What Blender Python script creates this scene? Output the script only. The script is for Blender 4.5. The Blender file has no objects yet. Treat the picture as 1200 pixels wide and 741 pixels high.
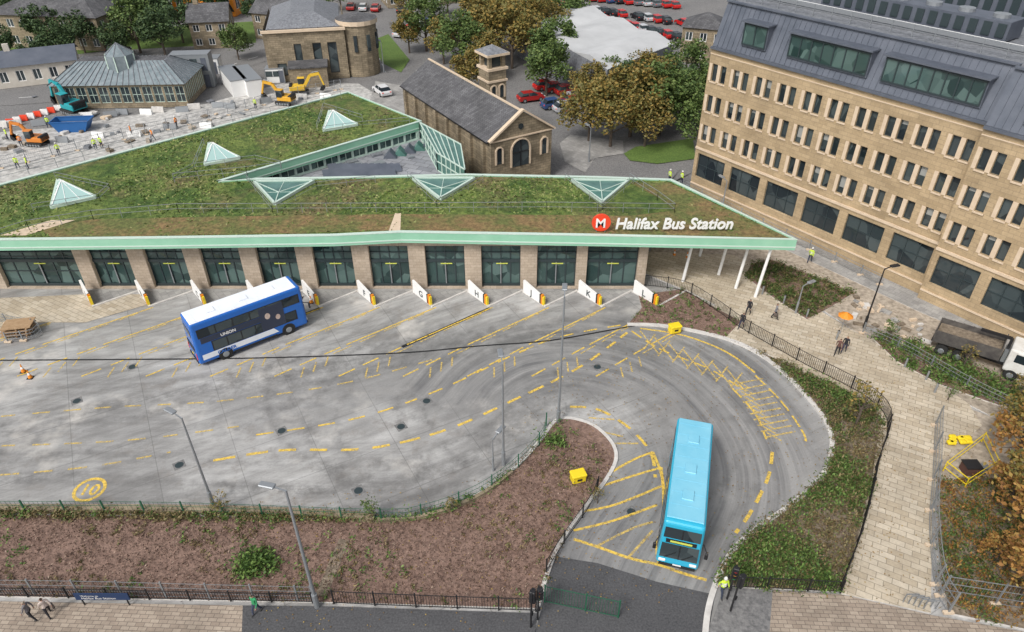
import bpy, bmesh, math, random
import numpy as np
from mathutils import Matrix, Vector
random.seed(7); np.random.seed(7)
sc=bpy.context.scene
# ---------------------------------------------------------------- camera survey
CAMH=38.0; FPX=840.0; PIT=math.radians(35.5)
cs,sn=math.cos(PIT),math.sin(PIT)
def G(px,py,z=0.0):
    """ground survey: world point of a surveyed feature at height z"""
    u=(px-600)/FPX; v=(py-370.5)/FPX
    D=(CAMH-z)/(sn+v*cs)
    return Vector((u*D,(cs-v*sn)*D,z))
def GL(l,z=0.0): return [G(a,b,z) for a,b in l]
cam=bpy.data.cameras.new("camera"); co=bpy.data.objects.new("camera",cam)
sc.collection.objects.link(co); co.location=(0,0,CAMH); co.rotation_euler=(math.pi/2-PIT,0,0)
cam.sensor_width=36; cam.lens=FPX/1200*36; cam.clip_end=5000; sc.camera=co
# ---------------------------------------------------------------- light
w=bpy.data.worlds.new("World"); sc.world=w; w.use_nodes=True
nt=w.node_tree; nt.nodes.clear()
sky=nt.nodes.new('ShaderNodeTexSky'); sky.sky_type='NISHITA'; sky.sun_disc=False
sky.sun_elevation=math.radians(48); sky.sun_rotation=math.radians(215); sky.dust_density=4
hs=nt.nodes.new('ShaderNodeHueSaturation'); hs.inputs['Saturation'].default_value=.3
bg=nt.nodes.new('ShaderNodeBackground'); bg.inputs[1].default_value=.15
wo=nt.nodes.new('ShaderNodeOutputWorld')
nt.links.new(sky.outputs[0],hs.inputs['Color']); nt.links.new(hs.outputs[0],bg.inputs[0]); nt.links.new(bg.outputs[0],wo.inputs[0])
sl=bpy.data.lights.new("sun",'SUN'); sl.energy=2.3; sl.angle=math.radians(16); sl.color=(1,.96,.9)
so=bpy.data.objects.new("sun",sl); sc.collection.objects.link(so)
az=math.radians(215); el=math.radians(48)
sd=Vector((math.sin(az)*math.cos(el),math.cos(az)*math.cos(el),math.sin(el)))
so.rotation_euler=sd.to_track_quat('Z','Y').to_euler()
sc.view_settings.view_transform='Standard'; sc.view_settings.look='None'; sc.view_settings.exposure=0
# ---------------------------------------------------------------- materials
def newmat(name):
    m=bpy.data.materials.new(name); m.use_nodes=True
    n=m.node_tree; return m,n,n.nodes['Principled BSDF']
def c4(c): return (c[0],c[1],c[2],1)
def N(n,t,**k):
    x=n.nodes.new(t)
    for a,b in k.items(): setattr(x,a,b)
    return x
def mixc(n,fac,a,b,mode='MIX'):
    x=N(n,'ShaderNodeMix',data_type='RGBA',blend_type=mode)
    for i,s in ((0,fac),(6,a),(7,b)):
        if hasattr(s,'links'): n.links.new(s,x.inputs[i])
        elif isinstance(s,(int,float)): x.inputs[i].default_value=s
        else: x.inputs[i].default_value=c4(s)
    return x.outputs[2]
def pos(n): return N(n,'ShaderNodeNewGeometry').outputs['Position']
def noise(n,scale,detail=4,rough=.6,vec=None,lo=.3,hi=.7):
    t=N(n,'ShaderNodeTexNoise'); t.inputs['Scale'].default_value=scale; t.inputs['Detail'].default_value=min(detail,4); t.inputs['Roughness'].default_value=rough
    n.links.new(vec or pos(n),t.inputs['Vector'])
    r=N(n,'ShaderNodeMapRange'); r.inputs[1].default_value=lo; r.inputs[2].default_value=hi
    n.links.new(t.outputs[0],r.inputs[0]); return r.outputs[0]
def bump(n,b,h,s=.3,d=.05):
    x=N(n,'ShaderNodeBump'); x.inputs['Strength'].default_value=s; x.inputs['Distance'].default_value=d
    n.links.new(h,x.inputs['Height']); n.links.new(x.outputs[0],b.inputs['Normal'])
def mat(name,c,c2=None,scale=1.5,rough=.85,metal=0,fine=None,bmp=0,spec=None):
    m,n,b=newmat(name); b.inputs['Roughness'].default_value=rough; b.inputs['Metallic'].default_value=metal
    b.inputs['Base Color'].default_value=c4(c)
    if c2:
        o=mixc(n,noise(n,scale),c,c2)
        if fine: o=mixc(n,.5,o,mixc(n,noise(n,fine,3),tuple(x*.5 for x in c),tuple(min(1,x*1.45) for x in c2)))
        n.links.new(o,b.inputs['Base Color'])
    if bmp: bump(n,b,noise(n,(fine or scale)*1.0,2),bmp)
    return m
def isle(name,cols,rough=.7,big=None):
    """foliage: colour differs for each leaf, with light and dark patches"""
    m,n,b=newmat(name); g=N(n,'ShaderNodeNewGeometry'); r=N(n,'ShaderNodeValToRGB')
    e=r.color_ramp.elements
    while len(e)<len(cols): e.new(.5)
    for i,cc in enumerate(cols): e[i].position=i/(len(cols)-1); e[i].color=c4(cc)
    n.links.new(g.outputs['Random Per Island'],r.inputs[0])
    n.links.new(r.outputs[0],b.inputs['Base Color']); b.inputs['Roughness'].default_value=rough
    return m
def wallvec(n,dx,dy):
    s=N(n,'ShaderNodeVectorMath',operation='DOT_PRODUCT'); s.inputs[1].default_value=(dx,dy,0); p=pos(n)
    n.links.new(p,s.inputs[0]); z=N(n,'ShaderNodeSeparateXYZ'); n.links.new(p,z.inputs[0])
    c=N(n,'ShaderNodeCombineXYZ'); n.links.new(s.outputs['Value'],c.inputs[0]); n.links.new(z.outputs[2],c.inputs[1]); return c.outputs[0]
def brick(name,c1,c2,mortar,bw,bh,ms=.01,wall=None,rot=0,rough=.85,stain=.35,offset=.5,bmp=0):
    m,n,b=newmat(name)
    if wall: vec=wallvec(n,*wall)
    else:
        mp=N(n,'ShaderNodeMapping'); mp.inputs['Rotation'].default_value=(0,0,rot); n.links.new(pos(n),mp.inputs[0]); vec=mp.outputs[0]
    t=N(n,'ShaderNodeTexBrick'); t.offset=offset; t.inputs['Scale'].default_value=1; t.inputs['Brick Width'].default_value=bw; t.inputs['Row Height'].default_value=bh
    t.inputs['Mortar Size'].default_value=ms; t.inputs['Color1'].default_value=c4(c1); t.inputs['Color2'].default_value=c4(c2); t.inputs['Mortar'].default_value=c4(mortar)
    n.links.new(vec,t.inputs['Vector'])
    o=mixc(n,noise(n,.35,4),t.outputs[0],mixc(n,1,t.outputs[0],(1-stain,)*3,'MULTIPLY'))
    o=mixc(n,noise(n,6,2),mixc(n,1,o,(.84,.84,.84),'MULTIPLY'),o)
    n.links.new(o,b.inputs['Base Color']); b.inputs['Roughness'].default_value=rough
    return m
def glassmat(name,c1,c2,scale=.45,rough=.06):
    m,n,b=newmat(name); t=N(n,'ShaderNodeTexVoronoi'); t.inputs['Scale'].default_value=scale
    n.links.new(pos(n),t.inputs['Vector']); s=N(n,'ShaderNodeSeparateColor'); n.links.new(t.outputs['Color'],s.inputs[0])
    n.links.new(mixc(n,s.outputs[0],c1,c2),b.inputs['Base Color']); b.inputs['Roughness'].default_value=rough  # paler cells imitate interior lights, mixed into the glass base colour
    return m
def paintmat(name,c,wear=.5):
    m,n,b=newmat(name); b.inputs['Base Color'].default_value=c4(c); b.inputs['Roughness'].default_value=.8
    tr=N(n,'ShaderNodeBsdfTransparent'); mx=N(n,'ShaderNodeMixShader'); out=n.nodes['Material Output']
    r=noise(n,4,4,.75,lo=wear-.14,hi=wear+.14)
    n.links.new(r,mx.inputs[0]); n.links.new(tr.outputs[0],mx.inputs[1]); n.links.new(b.outputs[0],mx.inputs[2]); n.links.new(mx.outputs[0],out.inputs[0])
    return m
M={}
M['mulch']=mat('mulch',(.11,.065,.05),(.25,.165,.13),.7,fine=5,bmp=.6)
M['soil']=mat('soil',(.13,.10,.07),(.24,.195,.145),.5,fine=4,bmp=.5)
M['dirt']=mat('dry_dirt',(.24,.20,.155),(.44,.38,.31),.3,fine=2.5,bmp=.4)
M['asph']=mat('asphalt_new',(.05,.051,.055),(.09,.09,.095),.5,fine=9)
M['asph2']=mat('asphalt_old',(.12,.12,.125),(.21,.205,.20),.15,fine=5)
M['kerb']=mat('kerb_concrete',(.48,.46,.44),(.64,.62,.59),2)
M['gravel']=mat('site_gravel',(.28,.275,.265),(.52,.51,.49),.1,fine=1.4)
M['pave']=brick('sandstone_paving',(.50,.42,.31),(.66,.58,.46),(.3,.26,.2),.9,.45,.02,rot=.5,stain=.28)
M['pave2']=brick('block_paving',(.36,.29,.23),(.48,.40,.32),(.2,.16,.13),.5,.25,.018,rot=0.05)
M['pave3']=brick('grey_paving',(.34,.33,.32),(.45,.44,.42),(.24,.24,.24),.6,.6,.012,rot=.9)
M['terr']=brick('terrace_slabs',(.26,.27,.30),(.40,.41,.44),(.16,.16,.18),1.8,.9,.04,rot=.4,stain=.4)
M['yellow']=paintmat('yellow_road_paint',(.74,.51,.09),.42)
M['yellow2']=paintmat('worn_yellow_paint',(.68,.49,.14),.48)
M['white']=mat('white_paint',(.78,.78,.77),rough=.5)
M['black']=mat('black_metal',(.015,.015,.017),rough=.5)
M['rubber']=mat('rubber',(.02,.02,.02),rough=.9)
M['steel']=mat('galvanised_steel',(.32,.34,.36),rough=.45,metal=.5)
M['greenm']=mat('green_metal',(.02,.11,.06),rough=.5)
M['mint']=mat('mint_fascia',(.24,.50,.35),(.31,.57,.42),.5,rough=.4)
M['wframe']=mat('pale_frame',(.52,.64,.57),rough=.4)
M['dframe']=mat('dark_frame',(.03,.045,.05),rough=.4)
M['glass']=glassmat('station_glass',(.015,.035,.035),(.10,.16,.15),.8)
M['glassb']=glassmat('office_glass',(.008,.014,.02),(.07,.09,.095),.6)
M['skyl']=mat('skylight_glass',(.35,.52,.5),rough=.08); M['skyd']=mat('rooflight_glass',(.04,.12,.10),(.10,.22,.19),.7,rough=.12)
M['pier']=brick('station_stone',(.47,.38,.29),(.57,.47,.37),(.33,.27,.21),.6,.3,.012,wall=(1,0),stain=.25)
FD=Vector((17.5,-22.9)).normalized()
M['off']=brick('office_sandstone',(.45,.335,.20),(.55,.415,.255),(.34,.26,.165),.9,.38,.016,wall=(FD.x,FD.y),stain=.3)
M['offl']=mat('office_pale_stone',(.56,.44,.32),(.64,.52,.39),2)
M['old']=brick('old_gritstone',(.30,.245,.165),(.45,.365,.25),(.2,.16,.11),.7,.32,.02,wall=(.7,.7),stain=.55)
M['slate']=brick('slate_roof',(.10,.10,.11),(.17,.17,.18),(.06,.06,.06),.5,.35,.02,stain=.45)
M['clad']=mat('zinc_cladding',(.09,.105,.135),(.135,.15,.185),.6,rough=.5,metal=.2)
M['flat']=mat('flat_roof',(.13,.14,.16),(.2,.21,.23),.25,fine=3)
M['grass']=mat('grass',(.06,.115,.02),(.12,.19,.04),.5,fine=5,bmp=.4)
def greenroof():
    m,n,b=newmat('green_roof')
    o=mixc(n,noise(n,.26,4,.65,lo=.38,hi=.6),(.07,.13,.022),(.17,.22,.05))
    o=mixc(n,noise(n,.09,4,.7,lo=.5,hi=.64),o,(.21,.165,.075))
    o=mixc(n,noise(n,1.6,4,.8,lo=.42,hi=.6),mixc(n,1,o,(.42,.5,.42),'MULTIPLY'),o)
    n.links.new(o,b.inputs['Base Color']); b.inputs['Roughness'].default_value=.95; bump(n,b,noise(n,3,3),.7,.15); return m
M['groof']=greenroof()
def sedum():
    m,n,b=newmat('sedum')
    o=mixc(n,noise(n,.4,4,.7,lo=.38,hi=.6),(.27,.18,.08),(.15,.17,.05))
    o=mixc(n,noise(n,2.5,4,.8,lo=.42,hi=.6),mixc(n,1,o,(.5,.5,.5),'MULTIPLY'),o)
    n.links.new(o,b.inputs['Base Color']); b.inputs['Roughness'].default_value=.95; return m
M['sedum']=sedum()
M['leafg']=isle('leaf_green',[(.035,.07,.014),(.075,.125,.026),(.14,.19,.05)])
M['leafd']=isle('leaf_dark',[(.018,.045,.015),(.045,.085,.025),(.08,.125,.04)])
M['leafo']=isle('leaf_autumn',[(.08,.09,.02),(.17,.14,.035),(.28,.18,.04)])
M['leafr']=isle('leaf_orange',[(.16,.07,.02),(.34,.17,.04),(.25,.19,.05)])
M['bark']=mat('bark',(.07,.055,.04),(.13,.1,.08),4)
M['shrub']=isle('shrub_leaf',[(.035,.085,.018),(.10,.18,.035),(.19,.29,.07)])
M['dry']=isle('dry_plant',[(.12,.08,.035),(.25,.19,.09),(.12,.15,.05)])
M['chip']=isle('bark_chip',[(.06,.035,.025),(.17,.10,.07),(.36,.27,.21)])
M['blade']=isle('roof_grass_blade',[(.06,.115,.018),(.13,.195,.035),(.26,.25,.10)])
M['litter']=isle('fallen_leaf',[(.28,.16,.04),(.12,.08,.04),(.4,.28,.08)])
# ---------------------------------------------------------------- mesh builder
class MB:
    def __init__(s): s.v=[];s.f=[];s.mi=[];s.mats=[];s.M=Matrix.Identity(4)
    def m(s,mt):
        if isinstance(mt,str): mt=M[mt]
        if mt not in s.mats: s.mats.append(mt)
        return s.mats.index(mt)
    def add(s,vs,fs,mt):
        o=len(s.v); s.v+=[tuple(s.M@Vector(p)) for p in vs]; i=s.m(mt)
        for f in fs: s.f.append([o+k for k in f]); s.mi.append(i)
    def quad(s,a,b,c,d,mt): s.add([a,b,c,d],[(0,1,2,3)],mt)
    def poly(s,p,mt): s.add(p,[tuple(range(len(p)))],mt)
    def box(s,c,sz,mt,rz=0):
        x,y,z=[k/2 for k in sz]; R=Matrix.Rotation(rz,3,'Z')
        vs=[Vector(c)+R@Vector((i*x,j*y,k*z)) for k in(-1,1) for j in(-1,1) for i in(-1,1)]
        s.add(vs,[(0,2,3,1),(4,5,7,6),(0,1,5,4),(2,6,7,3),(0,4,6,2),(1,3,7,5)],mt)
    def bb(s,c,sz,mt,bev=.1,seg=2,fn=None):
        bm=bmesh.new(); bmesh.ops.create_cube(bm,size=1)
        for v in bm.verts:
            v.co=Vector((v.co.x*sz[0],v.co.y*sz[1],v.co.z*sz[2]))
            if fn: v.co=fn(v.co)
        bmesh.ops.bevel(bm,geom=bm.edges[:],offset=bev,segments=seg,affect='EDGES',profile=.5)
        bm.verts.index_update()
        s.add([v.co+Vector(c) for v in bm.verts],[[v.index for v in f.verts] for f in bm.faces],mt); bm.free()
    def prism(s,p,z0,z1,ms,mtop=None):
        n=len(p); vs=[(q[0],q[1],z0) for q in p]+[(q[0],q[1],z1) for q in p]
        s.add(vs,[(i,(i+1)%n,n+(i+1)%n,n+i) for i in range(n)],ms); s.add([vs[n+i] for i in range(n)],[tuple(range(n))],mtop or ms)
    def beam(s,a,b,w,h,mt):
        a=Vector(a);b=Vector(b);d=(b-a)
        if d.length<1e-5:return
        d.normalize(); up=Vector((0,0,1)) if abs(d.z)<.95 else Vector((0,1,0))
        r=d.cross(up).normalized(); u=r.cross(d)
        vs=[p+r*i*w/2+u*j*h/2 for p in(a,b) for i,j in((-1,-1),(1,-1),(1,1),(-1,1))]
        s.add(vs,[(0,1,5,4),(1,2,6,5),(2,3,7,6),(3,0,4,7),(0,3,2,1),(4,5,6,7)],mt)
    def cyl(s,a,b,r0,r1,mt,n=8):
        a=Vector(a);b=Vector(b);d=(b-a).normalized(); up=Vector((0,0,1)) if abs(d.z)<.95 else Vector((0,1,0))
        r=d.cross(up).normalized();u=r.cross(d)
        vs=[]
        for p,q in((a,r0),(b,r1)):
            for i in range(n):
                t=2*math.pi*i/n; vs.append(p+(r*math.cos(t)+u*math.sin(t))*q)
        s.add(vs,[(i,(i+1)%n,n+(i+1)%n,n+i) for i in range(n)]+[tuple(range(n))[::-1],tuple(range(n,2*n))],mt)
    def obj(s,name,parent=None,smooth=False,link=True):
        me=bpy.data.meshes.new(name); me.from_pydata(s.v,[],s.f)
        for x in s.mats: me.materials.append(x)
        me.polygons.foreach_set('material_index',s.mi)
        if smooth: me.polygons.foreach_set('use_smooth',[True]*len(s.f))
        me.update()
        if not link: return me
        o=bpy.data.objects.new(name,me); sc.collection.objects.link(o)
        if parent: o.parent=parent
        return o
def inst(name,me,loc,rz=0,s=1):
    o=bpy.data.objects.new(name,me); sc.collection.objects.link(o); o.location=loc; o.rotation_euler=(0,0,rz); o.scale=(s,s,s) if not hasattr(s,'__len__') else s; return o
def empty(name,loc=(0,0,0)):
    e=bpy.data.objects.new(name,None); sc.collection.objects.link(e); e.location=loc; return e
def TM(x,y,z,a): return Matrix.Translation((x,y,z))@Matrix.Rotation(a,4,'Z')
def smooth(p,k=8,closed=False):
    out=[];n=len(p)
    rng=range(n) if closed else range(n-1)
    for i in rng:
        g=lambda j:p[j%n] if closed else p[max(0,min(n-1,j))]
        a,b,c,d=g(i-1),g(i),g(i+1),g(i+2)
        for t in np.linspace(0,1,k,endpoint=False):
            out.append(.5*((2*b)+(c-a)*t+(2*a-5*b+4*c-d)*t*t+(3*b-a-3*c+d)*t**3))
    if not closed: out.append(p[-1].copy())
    return out
def resamp(p,step):
    out=[p[0].copy()];acc=0
    for i in range(len(p)-1):
        a,b=p[i],p[i+1];L=(b-a).length
        if L<1e-6: continue
        t=step-acc
        while t<=L:
            out.append(a+(b-a)*(t/L)); t+=step
        acc=L-(t-step)
    return out
RB=[0]
def ribbon(mb,p,w,z,mt,dash=None):
    if z in(.012,.013,.014): RB[0]+=1; z=.008+(RB[0]%16)*.0012   # each painted line on its own thin layer
    p=resamp(p,.25 if dash else .5)+[p[-1]]
    for i in range(len(p)-1):
        if dash and (i*.25)%(dash[0]+dash[1])>dash[0]: continue
        d=p[i+1]-p[i]; d.z=0
        if d.length<1e-4: continue
        d.normalize(); r=Vector((d.y,-d.x,0))*w/2
        d2=(p[min(i+2,len(p)-1)]-p[i+1]); d2.z=0
        r2=r
        if d2.length>1e-3 and not dash: d2.normalize(); r2=Vector((d2.y,-d2.x,0))*w/2
        q=lambda v:(v.x,v.y,z)
        mb.quad(q(p[i]-r),q(p[i]+r),q(p[i+1]+r2),q(p[i+1]-r2),mt)
def kerb(mb,p,w=.16,z0=-.03,z1=.14,closed=True,mt='kerb'):
    if closed: p=p+[p[0]]
    n=len(p)
    L=[];R=[]
    for i in range(n):
        a=p[max(0,i-1)];b=p[min(n-1,i+1)]
        if closed and i in(0,n-1): a=p[n-2];b=p[1]
        d=b-a;d.z=0
        if d.length<1e-6: d=Vector((1,0,0))
        d.normalize();r=Vector((d.y,-d.x,0))*w/2
        L.append(p[i]-r);R.append(p[i]+r)
    for i in range(n-1):
        a,b,c,d=L[i],L[i+1],R[i+1],R[i]
        mb.quad((a.x,a.y,z1),(b.x,b.y,z1),(c.x,c.y,z1),(d.x,d.y,z1),mt)
        mb.quad((a.x,a.y,z0),(b.x,b.y,z0),(b.x,b.y,z1),(a.x,a.y,z1),mt)
        mb.quad((d.x,d.y,z0),(c.x,c.y,z0),(c.x,c.y,z1),(d.x,d.y,z1),mt)
def inpoly(x,y,p):
    c=False;n=len(p);j=n-1
    for i in range(n):
        if (p[i][1]>y)!=(p[j][1]>y) and x<(p[j][0]-p[i][0])*(y-p[i][1])/(p[j][1]-p[i][1])+p[i][0]: c=not c
        j=i
    return c
def samp(p,n):
    xs=[q[0] for q in p];ys=[q[1] for q in p];o=[]
    k=0
    while len(o)<n and k<n*30:
        k+=1
        x=random.uniform(min(xs),max(xs));y=random.uniform(min(ys),max(ys))
        if inpoly(x,y,p): o.append((x,y))
    return o
def text(name,s,size,loc,rot,mt,ext=.03,bold=0,shear=0,parent=None,align='LEFT'):
    c=bpy.data.curves.new(name,'FONT');c.body=s;c.size=size;c.extrude=ext;c.offset=bold;c.shear=shear;c.align_x=align
    o=bpy.data.objects.new(name,c); sc.collection.objects.link(o)
    bpy.context.view_layer.update()
    me=bpy.data.meshes.new_from_object(o.evaluated_get(bpy.context.evaluated_depsgraph_get()))
    bpy.data.objects.remove(o); me.materials.clear(); me.materials.append(M[mt] if isinstance(mt,str) else mt)
    o=bpy.data.objects.new(name,me); sc.collection.objects.link(o); o.location=loc;o.rotation_euler=rot
    if parent:o.parent=parent
    return o
# ---------------------------------------------------------------- ground
mb=MB(); S=1500
mb.quad((-S,-200,-.06),(S,-200,-.06),(S,2*S,-.06),(-S,2*S,-.06),M['asph2']); mb.obj('ground')
x0,x1,y0,y1,st=-75,42,8,66,.3
nx=int((x1-x0)/st);ny=int((y1-y0)/st)
X,Y=np.meshgrid(np.linspace(x0,x1,nx+1),np.linspace(y0,y1,ny+1)); PX=np.stack([X.ravel(),Y.ravel()],1)
def dist(pl):
    d=np.full(len(PX),1e9)
    for a,b in zip(pl[:-1],pl[1:]):
        a=np.array(a[:2]);b=np.array(b[:2]);ab=b-a;L=ab@ab
        if L<1e-9: continue
        t=np.clip((PX-a)@ab/L,0,1);q=a+t[:,None]*ab
        d=np.minimum(d,np.hypot(*(PX-q).T))
    return d
inner=smooth(GL([(-60,600),(440,600),(500,595),(560,570),(604,540),(634,506),(655,480),(697,484),(724,510),(734,537),(722,562),(700,592),(676,625),(660,655),(640,714)]),5)
road=smooth(GL([(540,432),(660,418),(760,412),(840,438),(872,500),(835,570),(775,630),(735,690),(725,760)]))
d=dist(road); dark=np.clip(1-(d-3.8)/3.0,0,1)
ld=dist(inner)
road2=smooth(GL([(330,475),(450,447),(600,425),(700,415)])); dark=np.maximum(dark,.5*np.clip(1-(dist(road2)-2)/4,0,1))
tyre=np.zeros(len(PX))
TR=[[(-60,500),(150,480),(330,447),(500,415),(640,398),(760,402),(850,432),(893,495),(870,565),(800,635)],
[(-60,575),(200,582),(400,583),(520,560),(600,515),(660,470),(740,455),(790,485),(800,545),(755,620),(715,700)],
[(-60,540),(180,548),(380,560),(500,545),(590,500),(640,455),(720,425),(800,435),(850,480)],
[(100,600),(300,592),(450,588),(540,560),(610,520),(650,475)],
[(480,475),(560,500),(590,470),(640,440)],
[(380,380),(330,440),(340,500),(420,560)],[(450,372),(400,410),(300,440),(100,470),(-50,500)],
[(520,370),(440,420),(380,480),(400,540),(500,560)],[(650,372),(560,410),(480,470),(520,545)],
[(720,370),(640,390),(540,400),(400,440),(200,520),(-50,560)],[(330,360),(260,410),(120,440),(-50,450)],[(590,365),(520,400),(400,420),(200,470),(0,520)]]
for k,t in enumerate(TR):
    p=smooth(GL(t)); dd=dist(p)
    tyre+=.65*np.exp(-((dd-1.0)/.28)**2)+.2*np.exp(-(dd/1.6)**2)
tyre=np.clip(tyre,0,1.2)
me=bpy.data.meshes.new('yard')
vs=np.column_stack([PX,np.zeros(len(PX))])
ii=np.arange(nx*ny);r=ii//nx;c=ii%nx;a=r*(nx+1)+c
me.from_pydata(vs.tolist(),[],np.column_stack([a,a+1,a+nx+2,a+nx+1]).tolist())
for nm,ar in(('dark',dark),('tyre',tyre),('lane',ld)):
    at=me.attributes.new(nm,'FLOAT','POINT'); at.data.foreach_set('value',ar.astype(np.float32))
m,n,b=newmat('yard_concrete')
A1=N(n,'ShaderNodeAttribute',attribute_name='dark').outputs['Fac'];A2=N(n,'ShaderNodeAttribute',attribute_name='tyre').outputs['Fac'];A3=N(n,'ShaderNodeAttribute',attribute_name='lane').outputs['Fac']
cb=N(n,'ShaderNodeCombineXYZ'); mu=N(n,'ShaderNodeMath',operation='MULTIPLY'); mu.inputs[1].default_value=1.1; n.links.new(A3,mu.inputs[0]); n.links.new(mu.outputs[0],cb.inputs[0])
sx=N(n,'ShaderNodeSeparateXYZ'); n.links.new(pos(n),sx.inputs[0]); mx_=N(n,'ShaderNodeMath',operation='MULTIPLY'); mx_.inputs[1].default_value=.07; n.links.new(sx.outputs[0],mx_.inputs[0]); n.links.new(mx_.outputs[0],cb.inputs[1])
streak=noise(n,1,4,.75,vec=cb.outputs[0],lo=.36,hi=.64)
r1=N(n,'ShaderNodeVectorRotate',rotation_type='Z_AXIS'); r1.inputs['Angle'].default_value=-.5; n.links.new(pos(n),r1.inputs['Vector'])
r2=N(n,'ShaderNodeVectorMath',operation='MULTIPLY'); r2.inputs[1].default_value=(.14,.9,1); n.links.new(r1.outputs[0],r2.inputs[0])
bay=noise(n,1,4,.75,vec=r2.outputs[0],lo=.38,hi=.62)
base=mixc(n,noise(n,.07,4,.65,lo=.38,hi=.6),(.36,.355,.35),(.60,.595,.585))
base=mixc(n,bay,base,mixc(n,1,base,(.70,.695,.69),'MULTIPLY'))
base=mixc(n,streak,base,mixc(n,1,base,(.76,.76,.76),'MULTIPLY'))
base=mixc(n,noise(n,.45,4,.75,lo=.54,hi=.72),base,(.28,.262,.245))
base=mixc(n,noise(n,.16,4,.65,lo=.56,hi=.68),base,(.60,.575,.54))
bt=N(n,'ShaderNodeTexBrick'); bt.inputs['Scale'].default_value=1; bt.inputs['Brick Width'].default_value=5.2; bt.inputs['Row Height'].default_value=4.6; bt.inputs['Mortar Size'].default_value=.03; bt.offset=0
n.links.new(r1.outputs[0],bt.inputs['Vector']); bt.inputs['Color1'].default_value=(1,1,1,1); bt.inputs['Color2'].default_value=(.91,.91,.91,1); bt.inputs['Mortar'].default_value=(.66,.66,.66,1)
base=mixc(n,1,base,bt.outputs[0],'MULTIPLY')
asp=mixc(n,noise(n,.25,4,.65,lo=.35,hi=.65),(.12,.12,.125),(.2,.2,.2))
asp=mixc(n,streak,asp,(.33,.325,.32))
ad=N(n,'ShaderNodeMath',operation='ADD'); n.links.new(A1,ad.inputs[0]); 
sb_=N(n,'ShaderNodeMath',operation='MULTIPLY_ADD'); n.links.new(noise(n,.35,4,.7,lo=.3,hi=.7),sb_.inputs[0]); sb_.inputs[1].default_value=.5; sb_.inputs[2].default_value=-.28; n.links.new(sb_.outputs[0],ad.inputs[1])
st2=N(n,'ShaderNodeMath',operation='GREATER_THAN'); n.links.new(A1,st2.inputs[0]); st2.inputs[1].default_value=0.001
mk=N(n,'ShaderNodeMath',operation='MULTIPLY',use_clamp=True); n.links.new(ad.outputs[0],mk.inputs[0]); n.links.new(st2.outputs[0],mk.inputs[1])
base=mixc(n,mk.outputs[0],base,asp)
tm=N(n,'ShaderNodeMath',operation='MULTIPLY',use_clamp=True); n.links.new(A2,tm.inputs[0]); n.links.new(noise(n,.7,4,.75,lo=.35,hi=.8),tm.inputs[1])
base=mixc(n,tm.outputs[0],base,(.13,.128,.125))
base=mixc(n,noise(n,7,3,.8),mixc(n,1,base,(.84,.84,.84),'MULTIPLY'),base)
n.links.new(base,b.inputs['Base Color'])
rr=N(n,'ShaderNodeMapRange'); n.links.new(streak,rr.inputs[0]); rr.inputs[3].default_value=.32; rr.inputs[4].default_value=.7; n.links.new(rr.outputs[0],b.inputs['Roughness'])
me.materials.append(m); o=bpy.data.objects.new('bus_yard_road',me); sc.collection.objects.link(o)
# beds and pavements -----------------------------------------------------
outer=GL([(735,381),(770,382),(810,388),(860,401),(905,426),(945,465),(970,500),(974,530),(962,560),(930,590),(890,618),(862,642),(846,668),(832,705),(826,745),(822,820)])
outerS=smooth(outer,6)
island=GL([(-300,603),(0,603),(300,606),(440,610),(500,604),(560,580),(604,549),(634,516),(655,492),(690,497),(714,516),(722,537),(711,562),(688,592),(664,625),(648,655),(636,690),(630,714)])
islandS=smooth(island,5)
bedA=islandS+GL([(390,707),(0,700),(-300,694)])
pathL=GL([(868,404),(940,437),(1030,488),(1022,560),(1005,630),(985,692)])
kb=MB()
def slab(name,p,mt,z=.11,k=False):
    s=MB(); s.prism(p,-.04,z,'kerb',mt); s.obj(name)
    if k: kerb(kb,[Vector((q[0],q[1],0)) for q in p])
slab('mulch_bed',bedA,'mulch')
kerb(kb,islandS,closed=False,w=.26)
bedB=[q for q in outerS if q.y<G(0,395).y and q.y>G(0,690).y]+GL([(880,690),(985,694)])+[q for q in reversed(smooth(pathL[:6],5))]
slab('mulch_bed',bedB,'soil')
kerb(kb,outerS,closed=False,w=.34)
bedC=GL([(737,380),(752,362),(748,347),(800,340),(838,362),(868,378),(850,397),(810,386),(770,380)])
slab('mulch_bed',bedC,'mulch')
path=GL([(752,320),(760,296),(860,300),(905,325),(960,365),(1015,398),(1080,437),(1135,475),(1150,500),(1100,545),(1092,600),(1090,720),(985,697),(1005,630),(1022,560),(1032,488),(940,436),(868,402),(850,397),(868,378),(838,362),(800,340)])
slab('sandstone_path',path,'pave',.12)
slab('unfinished_verge',GL([(762,296),(905,325),(1015,398),(1135,475),(1300,560),(1500,560),(1300,420),(1090,352),(800,224),(785,228)]),'dirt',.09)
slab('office_pavement',GL([(790,226),(808,222),(1090,352),(1250,420),(1240,436),(1080,368),(960,312),(850,262)]),'pave3',.115)
bedD=GL([(880,312),(905,306),(1000,345),(972,362),(945,376),(905,350),(872,325)])
slab('mulch_bed',bedD,'mulch',.17)
bedE=GL([(1022,398),(1040,392),(1130,425),(1240,475),(1240,500),(1150,470),(1100,452),(1050,425)])
slab('mulch_bed',bedE,'mulch',.17)
bedF=GL([(1100,566),(1160,562),(1300,600),(1300,760),(1110,720),(1098,640)])
slab('mulch_bed',bedF,'soil',.17)
slab('dug_ground',GL([(1150,500),(1100,545),(1100,566),(1300,600),(1300,540),(1135,480)]),'dirt',.10)
slab('pavement',GL([(-300,700),(0,706),(285,711),(280,840),(-300,840)]),'pave2',.105)
slab('footway',GL([(285,711),(390,712),(629,720),(618,840),(280,840)]),'asph',.105)
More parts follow.
